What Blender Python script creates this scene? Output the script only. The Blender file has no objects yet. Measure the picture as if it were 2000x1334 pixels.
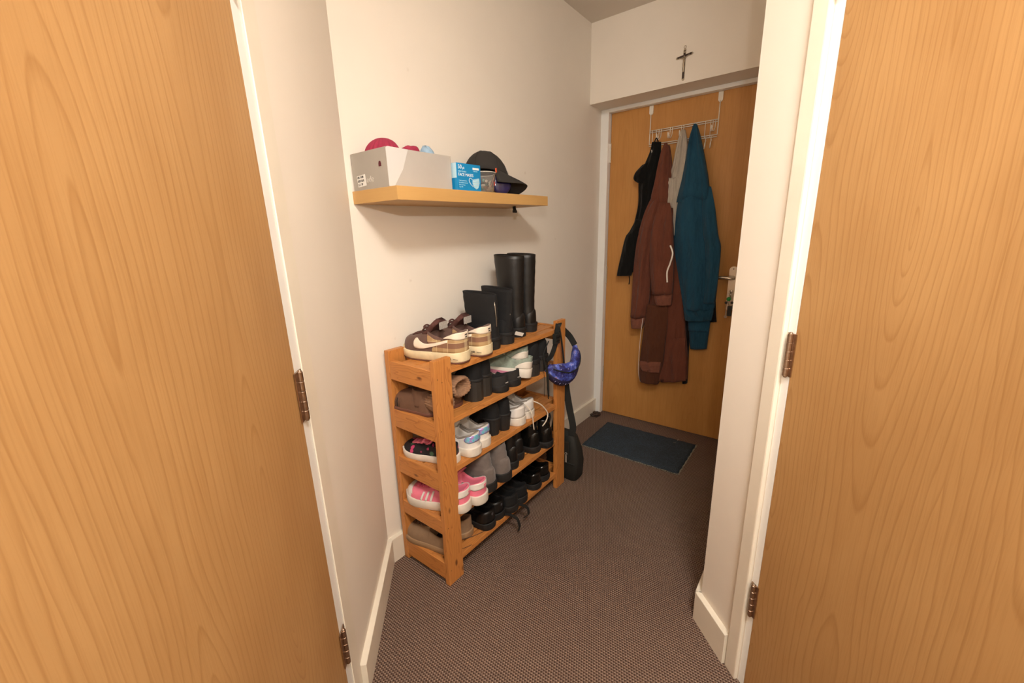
import bpy, bmesh, math, random
import numpy as np
from mathutils import Matrix, Vector
PI = math.pi
SC = bpy.context.scene
COL = SC.collection
# ------------------------------------------------------------------ camera, world, light, exposure
F_PX, PITCH, YAW, ROLL = 807.92, 0.2507, 0.6601, -0.0244
CAM_POS = (1.2602, -2.4232, 1.2610)
def cam_axes():
    cy, sy, cp, sp = math.cos(YAW), math.sin(YAW), math.cos(PITCH), math.sin(PITCH)
    f = Vector((-sy*cp, cy*cp, -sp)); r0 = Vector((cy, sy, 0)); u0 = r0.cross(f)
    return math.cos(ROLL)*r0 + math.sin(ROLL)*u0, -math.sin(ROLL)*r0 + math.cos(ROLL)*u0, f
cd = bpy.data.cameras.new('camera'); co = bpy.data.objects.new('camera', cd); COL.objects.link(co)
cd.sensor_width = 36.0; cd.sensor_fit = 'HORIZONTAL'; cd.lens = F_PX*36/2000; cd.clip_start = 0.02
_r, _u, _f = cam_axes()
co.matrix_world = Matrix(((_r.x, _u.x, -_f.x, CAM_POS[0]), (_r.y, _u.y, -_f.y, CAM_POS[1]), (_r.z, _u.z, -_f.z, CAM_POS[2]), (0, 0, 0, 1)))
SC.camera = co
SC.view_settings.view_transform = 'Standard'; SC.view_settings.look = 'None'
SC.view_settings.gamma = 1.0; SC.view_settings.use_curve_mapping = False
SC.view_settings.exposure = 0.10
wd = bpy.data.worlds.new('world'); SC.world = wd; wd.use_nodes = True
wd.node_tree.nodes['Background'].inputs[0].default_value = (1.0, 0.86, 0.70, 1)
wd.node_tree.nodes['Background'].inputs[1].default_value = 0.06
LAMP_POS = (1.60, -2.42, 2.4028)          # added dome standing in for flash bounced off the ceiling
fd = bpy.data.lights.new('camera_flash', 'SPOT'); fo = bpy.data.objects.new('camera_flash', fd); COL.objects.link(fo)
fd.energy = 24.0; fd.color = (1.0, 0.97, 0.92); fd.spot_size = math.radians(82); fd.spot_blend = .75; fd.shadow_soft_size = .02
fo.location = (1.34, -2.50, 1.53); fo.rotation_euler = (Vector((.35, -.70, 1.25))-fo.location).to_track_quat('-Z', 'Y').to_euler()
LAMP_EMIT = 78.0
LAMP_COL = (1.0, 0.965, 0.91)

# ------------------------------------------------------------------ materials
def lin(c):
    if isinstance(c, str):
        c = [int(c[i:i+2], 16)/255 for i in (0, 2, 4)]
    return tuple(((x/12.92) if x <= .04045 else ((x+.055)/1.055)**2.4) for x in c)
class NT:
    def __init__(s, name):
        s.m = bpy.data.materials.new(name); s.m.use_nodes = True
        s.t = s.m.node_tree; s.b = s.t.nodes['Principled BSDF']
    def n(s, kind, **kw):
        nd = s.t.nodes.new(kind)
        for k, v in kw.items():
            if k in nd.inputs.keys(): nd.inputs[k].default_value = v
            else: setattr(nd, k, v)
        return nd
    def l(s, a, b): s.t.links.new(a, b)
    def math(s, op, a, b=None, c=None):
        nd = s.t.nodes.new('ShaderNodeMath'); nd.operation = op
        for i, v in enumerate((a, b, c)):
            if v is None: continue
            if isinstance(v, (int, float)): nd.inputs[i].default_value = v
            else: s.l(v, nd.inputs[i])
        return nd.outputs[0]
    def ramp(s, fac, stops, interp='LINEAR'):
        nd = s.t.nodes.new('ShaderNodeValToRGB'); cr = nd.color_ramp; cr.interpolation = interp
        while len(cr.elements) < len(stops): cr.elements.new(.5)
        for e, (p, c) in zip(cr.elements, stops):
            e.position = p; e.color = (*c, 1) if len(c) == 3 else c
        s.l(fac, nd.inputs[0]); return nd.outputs[0]
    def mix(s, fac, a, b):
        nd = s.t.nodes.new('ShaderNodeMix'); nd.data_type = 'RGBA'
        for i, v in ((0, fac), (6, a), (7, b)):
            if isinstance(v, (int, float)): nd.inputs[i].default_value = v
            elif isinstance(v, tuple): nd.inputs[i].default_value = (*v, 1)
            else: s.l(v, nd.inputs[i])
        return nd.outputs[2]
    def bump(s, h, strength=.3, dist=.002):
        nd = s.n('ShaderNodeBump', Strength=strength, Distance=dist); s.l(h, nd.inputs['Height']); s.l(nd.outputs[0], s.b.inputs['Normal'])
    def coord(s, which='Object'):
        return s.n('ShaderNodeTexCoord').outputs[which]
    def xyz(s, v):
        nd = s.n('ShaderNodeSeparateXYZ'); s.l(v, nd.inputs[0]); return nd.outputs
    def comb(s, x, y, z):
        nd = s.t.nodes.new('ShaderNodeCombineXYZ')
        for i, v in enumerate((x, y, z)):
            if isinstance(v, (int, float)): nd.inputs[i].default_value = v
            else: s.l(v, nd.inputs[i])
        return nd.outputs[0]
    def noise(s, v, scale, detail=2, rough=.5, dim='3D'):
        nd = s.n('ShaderNodeTexNoise', Scale=scale, Detail=detail, Roughness=rough)
        s.l(v, nd.inputs['Vector']); return nd.outputs['Fac']
_cache = {}
def plain(name, color, rough=.5, metal=0., bump=0., bscale=300, var=0., vscale=20, spec=.5, sheen=0., coat=0.):
    if name in _cache: return _cache[name]
    t = NT(name); c = lin(color)
    t.b.inputs['Base Color'].default_value = (*c, 1)
    t.b.inputs['Roughness'].default_value = rough; t.b.inputs['Metallic'].default_value = metal
    t.b.inputs['Specular IOR Level'].default_value = spec
    if sheen: t.b.inputs['Sheen Weight'].default_value = sheen
    if coat: t.b.inputs['Coat Weight'].default_value = coat
    if var or bump: o = t.coord()
    if var:
        f = t.noise(o, vscale, 4, .6)
        a = tuple(x*(1-var) for x in c); b = tuple(min(1, x*(1+var)) for x in c)
        t.l(t.ramp(f, [(.3, a), (.7, b)]), t.b.inputs['Base Color'])
    if bump: t.bump(t.noise(o, bscale, 2), bump, .002)
    _cache[name] = t.m; return t.m
def cathedral(name, base, dark, axis='z', across='x', freq=70, strips=.30, rough=.45, seed=0., contrast=.55, fine=.25):
    """sawn veneer: rings round a wandering pith that runs along the board"""
    t = NT(name); X, Y, Z = t.xyz(t.coord()); ch = dict(x=X, y=Y, z=Z)
    u, v = ch[across], ch[axis]
    # leaves of veneer, mirrored
    un = t.math('PINGPONG', t.math('ADD', u, 10*strips + seed*.13), strips*.5)
    un = t.math('SUBTRACT', un, strips*.22)
    lo = t.noise(t.comb(t.math('MULTIPLY', t.math('FLOOR', t.math('DIVIDE', t.math('ADD', u, 10*strips+seed*.13), strips)), 7.3), t.math('MULTIPLY', v, .5), seed), 2.1, 1, .5)
    mid = t.noise(t.comb(t.math('MULTIPLY', u, 5), t.math('MULTIPLY', v, .7), seed+3), 3.0, 3, .5)
    w = t.math('MULTIPLY', t.math('SUBTRACT', lo, .5), .34)
    un2 = t.math('ADD', un, t.math('MULTIPLY', t.math('SUBTRACT', mid, .5), .035))
    r = t.math('SQRT', t.math('ADD', t.math('MULTIPLY', un2, un2), t.math('MULTIPLY', w, w)))
    ph = t.math('FRACT', t.math('MULTIPLY', t.math('POWER', r, .8), freq))
    ring = t.ramp(ph, [(0, (0, 0, 0)), (.70, (.10, .10, .10)), (.92, (1, 1, 1)), (1, (.0, .0, .0))])
    fibre = t.noise(t.comb(t.math('MULTIPLY', u, 420), t.math('MULTIPLY', v, 9), seed), 1, 2, .6)
    blot = t.noise(t.comb(t.math('MULTIPLY', u, 5), t.math('MULTIPLY', v, 1.6), seed+9), 1.5, 3, .6)
    b, d = lin(base), lin(dark)
    c1 = t.mix(t.math('MULTIPLY', ring, contrast), b, d)
    c2 = t.mix(t.math('MULTIPLY', t.ramp(fibre, [(.45, (0, 0, 0)), (.75, (1, 1, 1))]), fine), c1, d)
    c3 = t.mix(t.math('MULTIPLY', t.ramp(blot, [(.35, (0, 0, 0)), (.7, (1, 1, 1))]), .30), c2, d)
    t.l(c3, t.b.inputs['Base Color']); t.b.inputs['Roughness'].default_value = rough
    t.b.inputs['Specular IOR Level'].default_value = .35
    t.bump(fibre, .05, .001)
    return t.m
def pine(name, axis):
    t = NT(name); rnd = t.n('ShaderNodeObjectInfo').outputs['Random']
    X, Y, Z = t.xyz(t.coord()); ch = dict(x=X, y=Y, z=Z)
    v = ch.pop(axis); a, b = list(ch.values())
    a = t.math('ADD', a, t.math('MULTIPLY', rnd, 3.7)); v = t.math('ADD', v, t.math('MULTIPLY', rnd, 9.1))
    lo = t.noise(t.comb(t.math('MULTIPLY', a, 14), t.math('MULTIPLY', v, 2.2), t.math('MULTIPLY', b, 14)), 1.0, 3, .6)
    s = t.math('ADD', t.math('MULTIPLY', t.math('ADD', a, b), 60), t.math('MULTIPLY', lo, 11))
    ring = t.ramp(t.math('FRACT', s), [(0, (0, 0, 0)), (.7, (.25, .25, .25)), (.93, (1, 1, 1)), (1, (0, 0, 0))])
    vor = t.n('ShaderNodeTexVoronoi', Scale=1.0); t.l(t.comb(t.math('MULTIPLY', a, 14), t.math('MULTIPLY', v, 6), t.math('MULTIPLY', b, 14)), vor.inputs['Vector'])
    knot = t.ramp(vor.outputs['Distance'], [(.055, (1, 1, 1)), (.11, (0, 0, 0))])
    c1 = t.mix(t.math('MULTIPLY', ring, .6), lin('ca8848'), lin('935224'))
    c2 = t.mix(t.math('MULTIPLY', lo, .35), c1, lin('b86e30'))
    c3 = t.mix(t.math('MULTIPLY', knot, .85), c2, lin('5a2a14'))
    t.l(c3, t.b.inputs['Base Color']); t.b.inputs['Roughness'].default_value = .42; t.b.inputs['Specular IOR Level'].default_value = .4
    return t.m
def carpet():
    t = NT('carpet_loop'); o = t.coord(); X, Y, Z = t.xyz(o)
    k = 2*PI/.0082
    wob = t.math('MULTIPLY', t.math('SUBTRACT', t.noise(o, 60, 2), .5), 1.6)
    row = t.math('FLOOR', t.math('DIVIDE', Y, .0082))
    sx = t.math('SINE', t.math('ADD', t.math('ADD', t.math('MULTIPLY', X, k), wob), t.math('MULTIPLY', row, PI)))
    sy = t.math('SINE', t.math('ADD', t.math('MULTIPLY', Y, k), wob))
    h = t.math('ADD', t.math('MULTIPLY', t.math('ADD', sx, t.math('MULTIPLY', sy, 1.0)), .25), .5)
    fl = t.noise(o, 220, 3, .7); bl = t.noise(o, 2.2, 4, .6)
    c = t.ramp(h, [(.12, lin('52403a')), (.5, lin('89705f')), (.9, lin('bca391'))])
    c = t.mix(t.math('MULTIPLY', t.ramp(fl, [(.35, (0, 0, 0)), (.7, (1, 1, 1))]), .45), c, lin('5c4038'))
    c = t.mix(t.math('MULTIPLY', t.ramp(bl, [(.35, (0, 0, 0)), (.75, (1, 1, 1))]), .22), c, lin('594138'))
    t.l(c, t.b.inputs['Base Color']); t.b.inputs['Roughness'].default_value = .95; t.b.inputs['Specular IOR Level'].default_value = .1
    t.bump(t.math('ADD', h, t.math('MULTIPLY', fl, .3)), .9, .006)
    return t.m
def wallpaint(name, color, mottle=.05):
    t = NT(name); o = t.coord(); c = lin(color)
    f = t.noise(o, 1.7, 4, .6); g = t.noise(o, 34, 2, .5)
    base = t.ramp(f, [(.3, tuple(x*(1-mottle) for x in c)), (.7, c)])
    # scuffs: sparse faint marks of their own shape
    vor = t.n('ShaderNodeTexVoronoi', Scale=5.5, Randomness=1.0); t.l(o, vor.inputs['Vector'])
    mk = t.ramp(t.math('ADD', vor.outputs['Distance'], t.math('MULTIPLY', g, .12)), [(.07, (1, 1, 1)), (.10, (0, 0, 0))])
    t.l(t.mix(t.math('MULTIPLY', mk, .16), base, lin('a58a68')), t.b.inputs['Base Color'])
    t.b.inputs['Roughness'].default_value = .62; t.b.inputs['Specular IOR Level'].default_value = .3
    t.bump(t.noise(o, 420, 2), .06, .001)
    return t.m

# ------------------------------------------------------------------ mesh helpers
def prop(o, label=None, cat=None, group=None, kind=None):
    if label: o['label'] = label
    if cat: o['category'] = cat
    if group: o['group'] = group
    if kind: o['kind'] = kind
    return o
def empty(name, loc=(0, 0, 0), rot=(0, 0, 0)):
    o = bpy.data.objects.new(name, None); COL.objects.link(o); o.empty_display_size = .05
    o.location = loc; o.rotation_euler = rot; return o
def mk(name, V, Fc, mat, parent=None, smooth=False, mw=None, bevel=0, label=None):
    me = bpy.data.meshes.new(name); me.from_pydata([tuple(map(float, v)) for v in V], [], [tuple(f) for f in Fc])
    bm = bmesh.new(); bm.from_mesh(me)
    bmesh.ops.remove_doubles(bm, verts=bm.verts, dist=1e-6)
    if bevel:
        bmesh.ops.bevel(bm, geom=bm.edges[:], offset=bevel, segments=2, affect='EDGES', profile=.6)
    bmesh.ops.recalc_face_normals(bm, faces=bm.faces); bm.to_mesh(me); bm.free()
    if smooth: me.polygons.foreach_set('use_smooth', [True]*len(me.polygons))
    me.materials.append(mat)
    o = bpy.data.objects.new(name, me); COL.objects.link(o)
    if parent: o.parent = parent
    if mw is not None: o.matrix_world = mw
    if label: o['label'] = label
    return o
BOXF = [(0, 1, 3, 2), (4, 6, 7, 5), (0, 4, 5, 1), (2, 3, 7, 6), (0, 2, 6, 4), (1, 5, 7, 3)]
def boxv(a, b): return [(x, y, z) for x in (a[0], b[0]) for y in (a[1], b[1]) for z in (a[2], b[2])]
def box(name, a, b, mat, parent=None, bevel=0, mw=None, label=None):
    return mk(name, boxv(a, b), BOXF, mat, parent, False, mw, bevel, label)
class MB:
    """collects shapes into one mesh"""
    def __init__(s): s.V = []; s.F = []
    def add(s, V, Fc):
        k = len(s.V); s.V += [tuple(v) for v in V]; s.F += [tuple(i+k for i in f) for f in Fc]; return s
    def box(s, a, b): return s.add(boxv(a, b), BOXF)
    def tube(s, pts, r, n=8): return s.add(*tube_vf(pts, r, n))
    def build(s, name, mat, parent=None, smooth=False, mw=None, bevel=0, label=None): return mk(name, s.V, s.F, mat, parent, smooth, mw, bevel, label)
def loft(rings, cap=True, closed=True):
    n = len(rings[0]); V = [p for r in rings for p in r]; Fc = []
    for i in range(len(rings)-1):
        for j in range(n if closed else n-1):
            a, b = i*n+j, i*n+(j+1) % n
            Fc.append((a, b, b+n, a+n))
    if cap and closed:
        Fc.append(tuple(range(n-1, -1, -1))); k = (len(rings)-1)*n; Fc.append(tuple(range(k, k+n)))
    return V, Fc
def crom(pts, sub=6):
    P = [np.array(p, float) for p in pts]
    if len(P) < 3: return P
    P = [2*P[0]-P[1]] + P + [2*P[-1]-P[-2]]; out = []
    for i in range(1, len(P)-2):
        for k in range(sub):
            t = k/sub; a, b, c, d = P[i-1:i+3]
            out.append(.5*((2*b)+(-a+c)*t+(2*a-5*b+4*c-d)*t*t+(-a+3*b-3*c+d)*t**3))
    out.append(P[-2]); return out
def tube_vf(pts, r, n=8, flat=1.0, up=None):
    P = [Vector(map(float, p)) for p in pts]; rr = r if isinstance(r, (list, tuple)) else [r]*len(P)
    T = [(P[min(i+1, len(P)-1)]-P[max(i-1, 0)]).normalized() for i in range(len(P))]
    u = Vector(up) if up else (Vector((0, 0, 1)) if abs(T[0].z) < .9 else Vector((1, 0, 0)))
    rings = []
    for p, t, q in zip(P, T, rr):
        u = (u - t*u.dot(t)).normalized(); w = t.cross(u)
        rings.append([p + u*(q*math.cos(2*PI*k/n)) + w*(q*flat*math.sin(2*PI*k/n)) for k in range(n)])
    return loft(rings)
def tube(name, pts, r, mat, parent=None, n=8, smooth=True, flat=1.0, up=None, sub=0, label=None):
    if sub:
        q = crom(pts, sub)
        if isinstance(r, (list, tuple)): r = list(np.interp(np.linspace(0, 1, len(q)), np.linspace(0, 1, len(r)), r))
        pts = q
    V, Fc = tube_vf(pts, r, n, flat, up); return mk(name, V, Fc, mat, parent, smooth, label=label)
def ribbon(name, pts, width, thick, mat, parent=None, wdir=(0, 1, 0), sub=5):
    """flat webbing along a path; wdir = across direction"""
    q = [Vector(map(float, p)) for p in crom(pts, sub)]; rings = []
    wd_ = Vector(wdir).normalized()
    for i, p in enumerate(q):
        t = (q[min(i+1, len(q)-1)]-q[max(i-1, 0)]).normalized()
        w = (wd_ - t*wd_.dot(t)).normalized(); n = t.cross(w)
        rings.append([p+w*width/2+n*thick/2, p-w*width/2+n*thick/2, p-w*width/2-n*thick/2, p+w*width/2-n*thick/2])
    V, Fc = loft(rings); return mk(name, V, Fc, mat, parent)
def lathe(prof, n=24):
    rings = [[(r*math.cos(2*PI*k/n), r*math.sin(2*PI*k/n), z) for k in range(n)] for r, z in prof]
    return loft(rings, cap=True)
def extrude(poly, d, axis='y'):
    """poly in 2D; returns prism of depth d (along axis)"""
    n = len(poly)
    def pt(p, k): return (p[0], k, p[1]) if axis == 'y' else ((k, p[0], p[1]) if axis == 'x' else (p[0], p[1], k))
    V = [pt(p, 0) for p in poly]+[pt(p, d) for p in poly]
    Fc = [tuple(range(n))[::-1], tuple(range(n, 2*n))]+[(i, (i+1) % n, (i+1) % n+n, i+n) for i in range(n)]
    return V, Fc
def text(name, s, size, mat, parent, origin, xdir, updir, align='LEFT', depth=.0004, squash=1.0):
    cu = bpy.data.curves.new(name, 'FONT'); cu.body = s; cu.size = size; cu.extrude = depth; cu.align_x = align; cu.resolution_u = 3
    cu.space_character = 1.0
    tmp = bpy.data.objects.new('tmp', cu); COL.objects.link(tmp)
    me = bpy.data.meshes.new_from_object(tmp.evaluated_get(bpy.context.evaluated_depsgraph_get()))
    bpy.data.objects.remove(tmp); me.name = name; me.materials.clear(); me.materials.append(mat)
    x = Vector(xdir).normalized(); u = Vector(updir).normalized(); n = x.cross(u)
    x = x*squash
    me.transform(Matrix(((x.x, u.x, n.x, origin[0]), (x.y, u.y, n.y, origin[1]), (x.z, u.z, n.z, origin[2]), (0, 0, 0, 1))))
    o = bpy.data.objects.new(name, me); COL.objects.link(o)
    if parent: o.parent = parent
    return o
def copy_tree(o, parent=None):
    c = o.copy(); COL.objects.link(c); c.parent = parent
    for ch in [x for x in bpy.data.objects if x.parent == o]:
        d = copy_tree(ch, c); d.matrix_parent_inverse = ch.matrix_parent_inverse.copy()
    return c
def frame(org, d, n):
    """local x = d, local y = n, z up"""
    return Matrix(((d[0], n[0], 0, org[0]), (d[1], n[1], 0, org[1]), (0, 0, 1, org[2] if len(org) > 2 else 0), (0, 0, 0, 1)))

# ------------------------------------------------------------------ the setting
H = 2.4028; ZL = 1.991; YC = -1.633; XR, YR = 1.0556, -1.1744
M_wall = wallpaint('cream_wall_paint', 'f2e8da')
M_ceil = wallpaint('ceiling_paint', 'e2d8cb', .03)
M_trim = plain('cream_trim_gloss', 'ece2d0', .38, var=.04, vscale=6)
M_white = plain('white_gloss', 'f3f1ec', .30, var=.02, vscale=8)
M_carpet = carpet()
M_oakL = cathedral('oak_veneer_a', 'b98f5c', '926332', freq=66, strips=.46, seed=1.3, contrast=.42)
M_oakR = cathedral('oak_veneer_b', 'b98f5c', '926332', freq=66, strips=.44, seed=4.2, contrast=.42)
M_oakF = cathedral('front_door_veneer', 'c68e4e', 'a06731', freq=22, strips=.9, seed=7.7, contrast=.16, fine=.3, rough=.38)
M_steel = plain('brushed_steel', 'd2cabd', .34, 1.0, bump=.1, bscale=150)
M_hinge = plain('worn_hinge_metal', 'a89a88', .36, 1.0, var=.2, vscale=90)
M_dark = plain('dark_gap', '1a1512', .8)
LD = (math.sqrt(.5), -math.sqrt(.5)); LN = (math.sqrt(.5), math.sqrt(.5))
FL = frame((0, YC, 0), LD, LN)                                     # left corridor wall: x along wall, y into the room
FR = frame((XR, YR, 0), (-LD[0], -LD[1]), (-LN[0], -LN[1]))        # right corridor wall: x = -distance along wall
S = lambda o: prop(o, kind='structure')
S(mk('floor', boxv((-.25, -4.5, -.05), (3.9, .45, 0)), BOXF, M_carpet))
S(mk('ceiling', boxv((-.25, -4.5, H), (3.9, .45, H+.05)), BOXF, M_ceil))
S(box('wall_left', (-.1, YC-.12, 0), (0, .30, H), M_wall))
w = MB().box((0, 0, ZL), (1.2, .30, H)).box((.94, 0, 0), (1.2, .30, ZL))
S(w.build('wall_back', M_wall))
S(box('wall_behind_frame', (0, .25, 0), (.051, .30, ZL), M_wall))
# right hall wall and the corridor wall share a convex corner
n_ = LN; q = [(XR, YR), (XR, .02), (XR+.12, .02), (XR+.12, YR-.01)]
V, Fc = extrude([(a, b) for a, b in q], H, 'z'); S(mk('wall_right', V, Fc, M_wall))
w = MB().box((0, -.1, 0), (.557, 0, H)).box((.557, -.1, 2.03), (1.43, 0, H)).box((1.43, -.1, 0), (3.35, 0, H))
S(w.build('wall_corridor_left', M_wall, mw=FL))
w = MB().box((-.200, -.1, 0), (-.0005, 0, H)).box((-1.03, -.1, 2.03), (-.200, 0, H)).box((-3.0, -.1, 0), (-1.03, 0, H))
S(w.build('wall_corridor_right', M_wall, mw=FR))
S(box('wall_corridor_end', (3.25, 0, 0), (3.35, 1.08, H), M_wall, mw=FL))
# skirting
def skirting(name, L, t=.018, h=.106, mw=None, flip=1):
    prof = [(0, 0), (t, 0), (t, h-.002), (t-.0006, h-.0006), (t-.002, h), (0, h)]
    rings = [[(x, p, z) for p, z in prof] for x in L]
    V, Fc = loft(rings); return S(mk(name, V, Fc, M_trim, mw=mw))
skirting('baseboard_left', (0, 1.792), mw=frame((0, .15, 0), (0, -1), (1, 0)))
skirting('baseboard_corridor_left', (-.010, .502), h=.1045, mw=FL)
skirting('baseboard_corridor_right', (-.150, .006), mw=FR)
skirting('baseboard_right', (0, 1.16), mw=frame((XR, YR+.0, 0), (0, 1), (-1, 0)))
# front door, its frame and hinges
S(MB().box((0, .15, 0), (.0505, .25, 1.990)).build('trim_1', M_white, bevel=.002))
S(MB().box((.0505, .15, 1.970), (.94, .25, 1.9905)).build('trim_2', M_white, bevel=.002))
S(MB().box((.893, .15, 0), (.94, .25, 1.970)).build('trim_3', M_white, bevel=.002))
d1 = S(box('door_1', (0, 0, 0), (.838, .042, 1.968), M_oakF, mw=Matrix.Translation((.0535, .1875, .0))))
d1.location.z = .007
def hinge(parent, x, y, z, leaf=.013, h=.1, left=True, right=True, mat=None):
    """butt hinge: knuckles on a pin with the two leaves beside it"""
    mat = mat or M_hinge
    hg = MB()
    if left: hg.box((x-leaf, y-.0045, z-h/2), (x, y-.002, z+h/2))
    if right: hg.box((x, y-.0045, z-h/2), (x+leaf, y-.002, z+h/2))
    hob = hg.build('hinge', mat, parent)
    for k in range(5):
        z0 = z-h/2+k*h/5
        V, Fc = lathe([(.0048, 0), (.0058, .001), (.0058, h/5-.0015), (.0048, h/5-.0005)], 12)
        o = mk('knuckle', V, Fc, mat, hob); o.location = (x, y+.001, z0)
    V, Fc = lathe([(.003, -h/2-.003), (.004, -h/2-.001), (.004, h/2+.001), (.003, h/2+.003)], 10)
    o = mk('pin', V, Fc, mat, hob, True); o.location = (x, y+.001, z)
    return hob
# inner doors with lining and architrave
M_brass = plain('brown_hinge_metal', 'b09884', .32, 1.0, var=.2, vscale=90)
tl = Matrix.Translation((.594, 0, .02)) @ Matrix.Rotation(math.atan(.024), 4, 'Y')
d2 = S(box('door_2', (.0015, -.040, 0), (.765, 0, 1.985), M_oakL, mw=FL @ tl))
for hz in (.285, .955, 1.70): hinge(d2, -.006, .006, hz-.02, .017, .105, mat=M_brass)
S(box('trim_4', (-.036, -.10, -.0195), (.001, -.0002, 2.005), M_white, mw=FL @ tl, bevel=.0003))
S(box('trim_5', (-.092, 0, -.0195), (-.034, .003, 2.03), M_trim, mw=FL @ tl, bevel=.001))
S(box('trim_6', (.0, 0, 2.0), (.77, .012, 2.06), M_trim, mw=FL @ tl, bevel=.004))
S(box('trim_7', (.767, -.10, -.005), (.835, .012, 2.03), M_white, mw=FL @ tl, bevel=.004))
tr = Matrix.Translation((-.221, 0, .008))
d3 = S(box('door_3', (-.765, -.040, 0), (-.002, .0, 1.985), M_oakR, mw=FR @ tr))
for hz in (.300, .984, 1.735): hinge(d3, .005, .006, hz-.008, .012, .1, mat=M_brass)
S(box('trim_8', (.0, -.10, -.0075), (.022, -.0005, 2.005), M_white, mw=FR @ tr, bevel=.0015))
S(box('trim_9', (.022, 0, -.0075), (.066, .012, 2.03), M_trim, mw=FR @ tr, bevel=.004))
S(box('trim_10', (-.77, 0, 1.99), (.0, .012, 2.05), M_trim, mw=FR @ tr, bevel=.004))
S(box('trim_11', (-.81, -.10, -.0075), (-.767, .012, 2.05), M_white, mw=FR @ tr, bevel=.004))
# front door hinges and lever handle
for hz in (1.745, .990, .290):
    hinge(d1, -.004, -.004, hz-.007, .010, .11, mat=M_steel)
pl = empty('door_handle_set'); pl.parent = d1; pl.location = (.762, 0, .93)      # local to the leaf
rp = []
for k in range(13):
    a = PI*k/12; rp.append((.021*math.cos(a), .105+.021*math.sin(a)))
for k in range(13):
    a = PI+PI*k/12; rp.append((.021*math.cos(a), -.105+.021*math.sin(a)))
V, Fc = extrude(rp, -.008); bp_ = mk('back_plate', V, Fc, M_steel, pl)
bp_.parent = d1; bp_.location = (.764, 0, .932); pn = bp_
tube('lever', [(0, -.006, .062), (0, -.045, .062), (-.006, -.052, .0625), (-.03, -.054, .066), (-.065, -.052, .066), (-.095, -.050, .061), (-.108, -.046, .058)], [.011, .0085, .009, .0085, .0075, .0065, .005], M_steel, pn, 12, flat=.8, sub=4)
V, Fc = lathe([(.0125, 0), (.0125, .004), (.0105, .006)], 20); o = mk('rose', V, Fc, M_steel, pn, True); o.rotation_euler = (PI/2, 0, 0); o.location = (0, -.008, .062)
V, Fc = lathe([(.003, 0), (.003, .0015)], 10)
for zz in (.112, -.112):
    o = mk('screw', V, Fc, M_dark, pn); o.rotation_euler = (PI/2, 0, 0); o.location = (0, -.0078, zz)
V, Fc = lathe([(.0085, 0), (.0085, .006), (.006, .007)], 16); o = mk('lock_cylinder', V, Fc, M_steel, pn, True); o.rotation_euler = (PI/2, 0, 0); o.location = (0, -.0078, -.012)
bpy.data.objects.remove(pl)
# dome added to give the flash bounced off the ceiling its lamp
lamp = empty('ceiling_lamp', (LAMP_POS[0], LAMP_POS[1], LAMP_POS[2]))
prop(lamp, 'round white opal dome lamp fixed to the corridor ceiling', 'lamp')
V, Fc = lathe([(.242, -.001), (.245, -.006), (.242, -.022), (.230, -.024)], 40); mk('lamp_base', V, Fc, M_white, lamp, True)
te = NT('opal_glass_lit'); te.b.inputs['Emission Color'].default_value = (*LAMP_COL, 1); te.b.inputs['Emission Strength'].default_value = LAMP_EMIT
te.b.inputs['Base Color'].default_value = (.8, .8, .78, 1)
pr = [(.226*math.cos(a), -.0245-.095*math.sin(a)) for a in np.linspace(0, PI/2*.985, 9)]
V, Fc = lathe(pr, 28); mk('diffuser', V, Fc, te.m, lamp, True)

# ------------------------------------------------------------------ shoe rack
PX, PY, PZ = pine('pine_grain_x', 'x'), pine('pine_grain_y', 'y'), pine('pine_grain_z', 'z')
RY0, RY1 = -1.577, -.747
RAIL = [.840, .655, .465, .274, .091]
TOP = [r-.004 for r in RAIL]
rack = prop(empty('shoe_rack', (.15, -1.16, 0)), 'orange pine five-tier slatted shoe rack filled with shoes', 'shoe rack')
def rbox(name, a, b, mat, bevel=.0015):
    off = (.15, -1.16, 0)
    return box(name, [a[i]-off[i] for i in range(3)], [b[i]-off[i] for i in range(3)], mat, rack, bevel)
for y0 in (RY0, RY1-.075):
    rbox('post', (.022, y0, 0), (.046, y0+.075, .874), PZ, .002)
    rbox('post', (.262, y0, 0), (.283, y0+.075, .874), PZ, .002)
M_screw = plain('dark_screw_head', '7a5530', .5, .3)
for i, rz in enumerate(RAIL):
    for y0, s in ((RY0+.0005, -1), (RY1-.0195, 1)):
        rl = rbox('end_rail', (.046, y0, rz-(.058 if i == 3 else .071)), (.262, y0+.019, rz), PX, .003)
    for x0, x1 in ((.030, .078), (.085, .154), (.161, .229), (.236, .278)):
        edge = x0 < .05 or x0 > .2
        y0, y1 = (RY0+.0755, RY1-.0755) if edge else (RY0+.020, RY1-.020)
        rbox('slat', (x0 if not edge or x0 > .2 else .046, y0, TOP[i]-.021), (x1, y1, TOP[i]), PY, .0015)
for y0 in (RY0, RY1-.075):                                         # countersunk screws on the posts
    for rz in RAIL:
        V, Fc = lathe([(.0022, 0), (.0022, .0006)], 8)
        for dy in (.012, .03)[:1 + (rz == RAIL[0])]:
            o = mk('screw', V, Fc, M_screw, rack); o.rotation_euler = (0, PI/2, 0); o.location = (.2828-.15, y0+dy+1.16, rz-.02-.8*dy)

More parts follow.
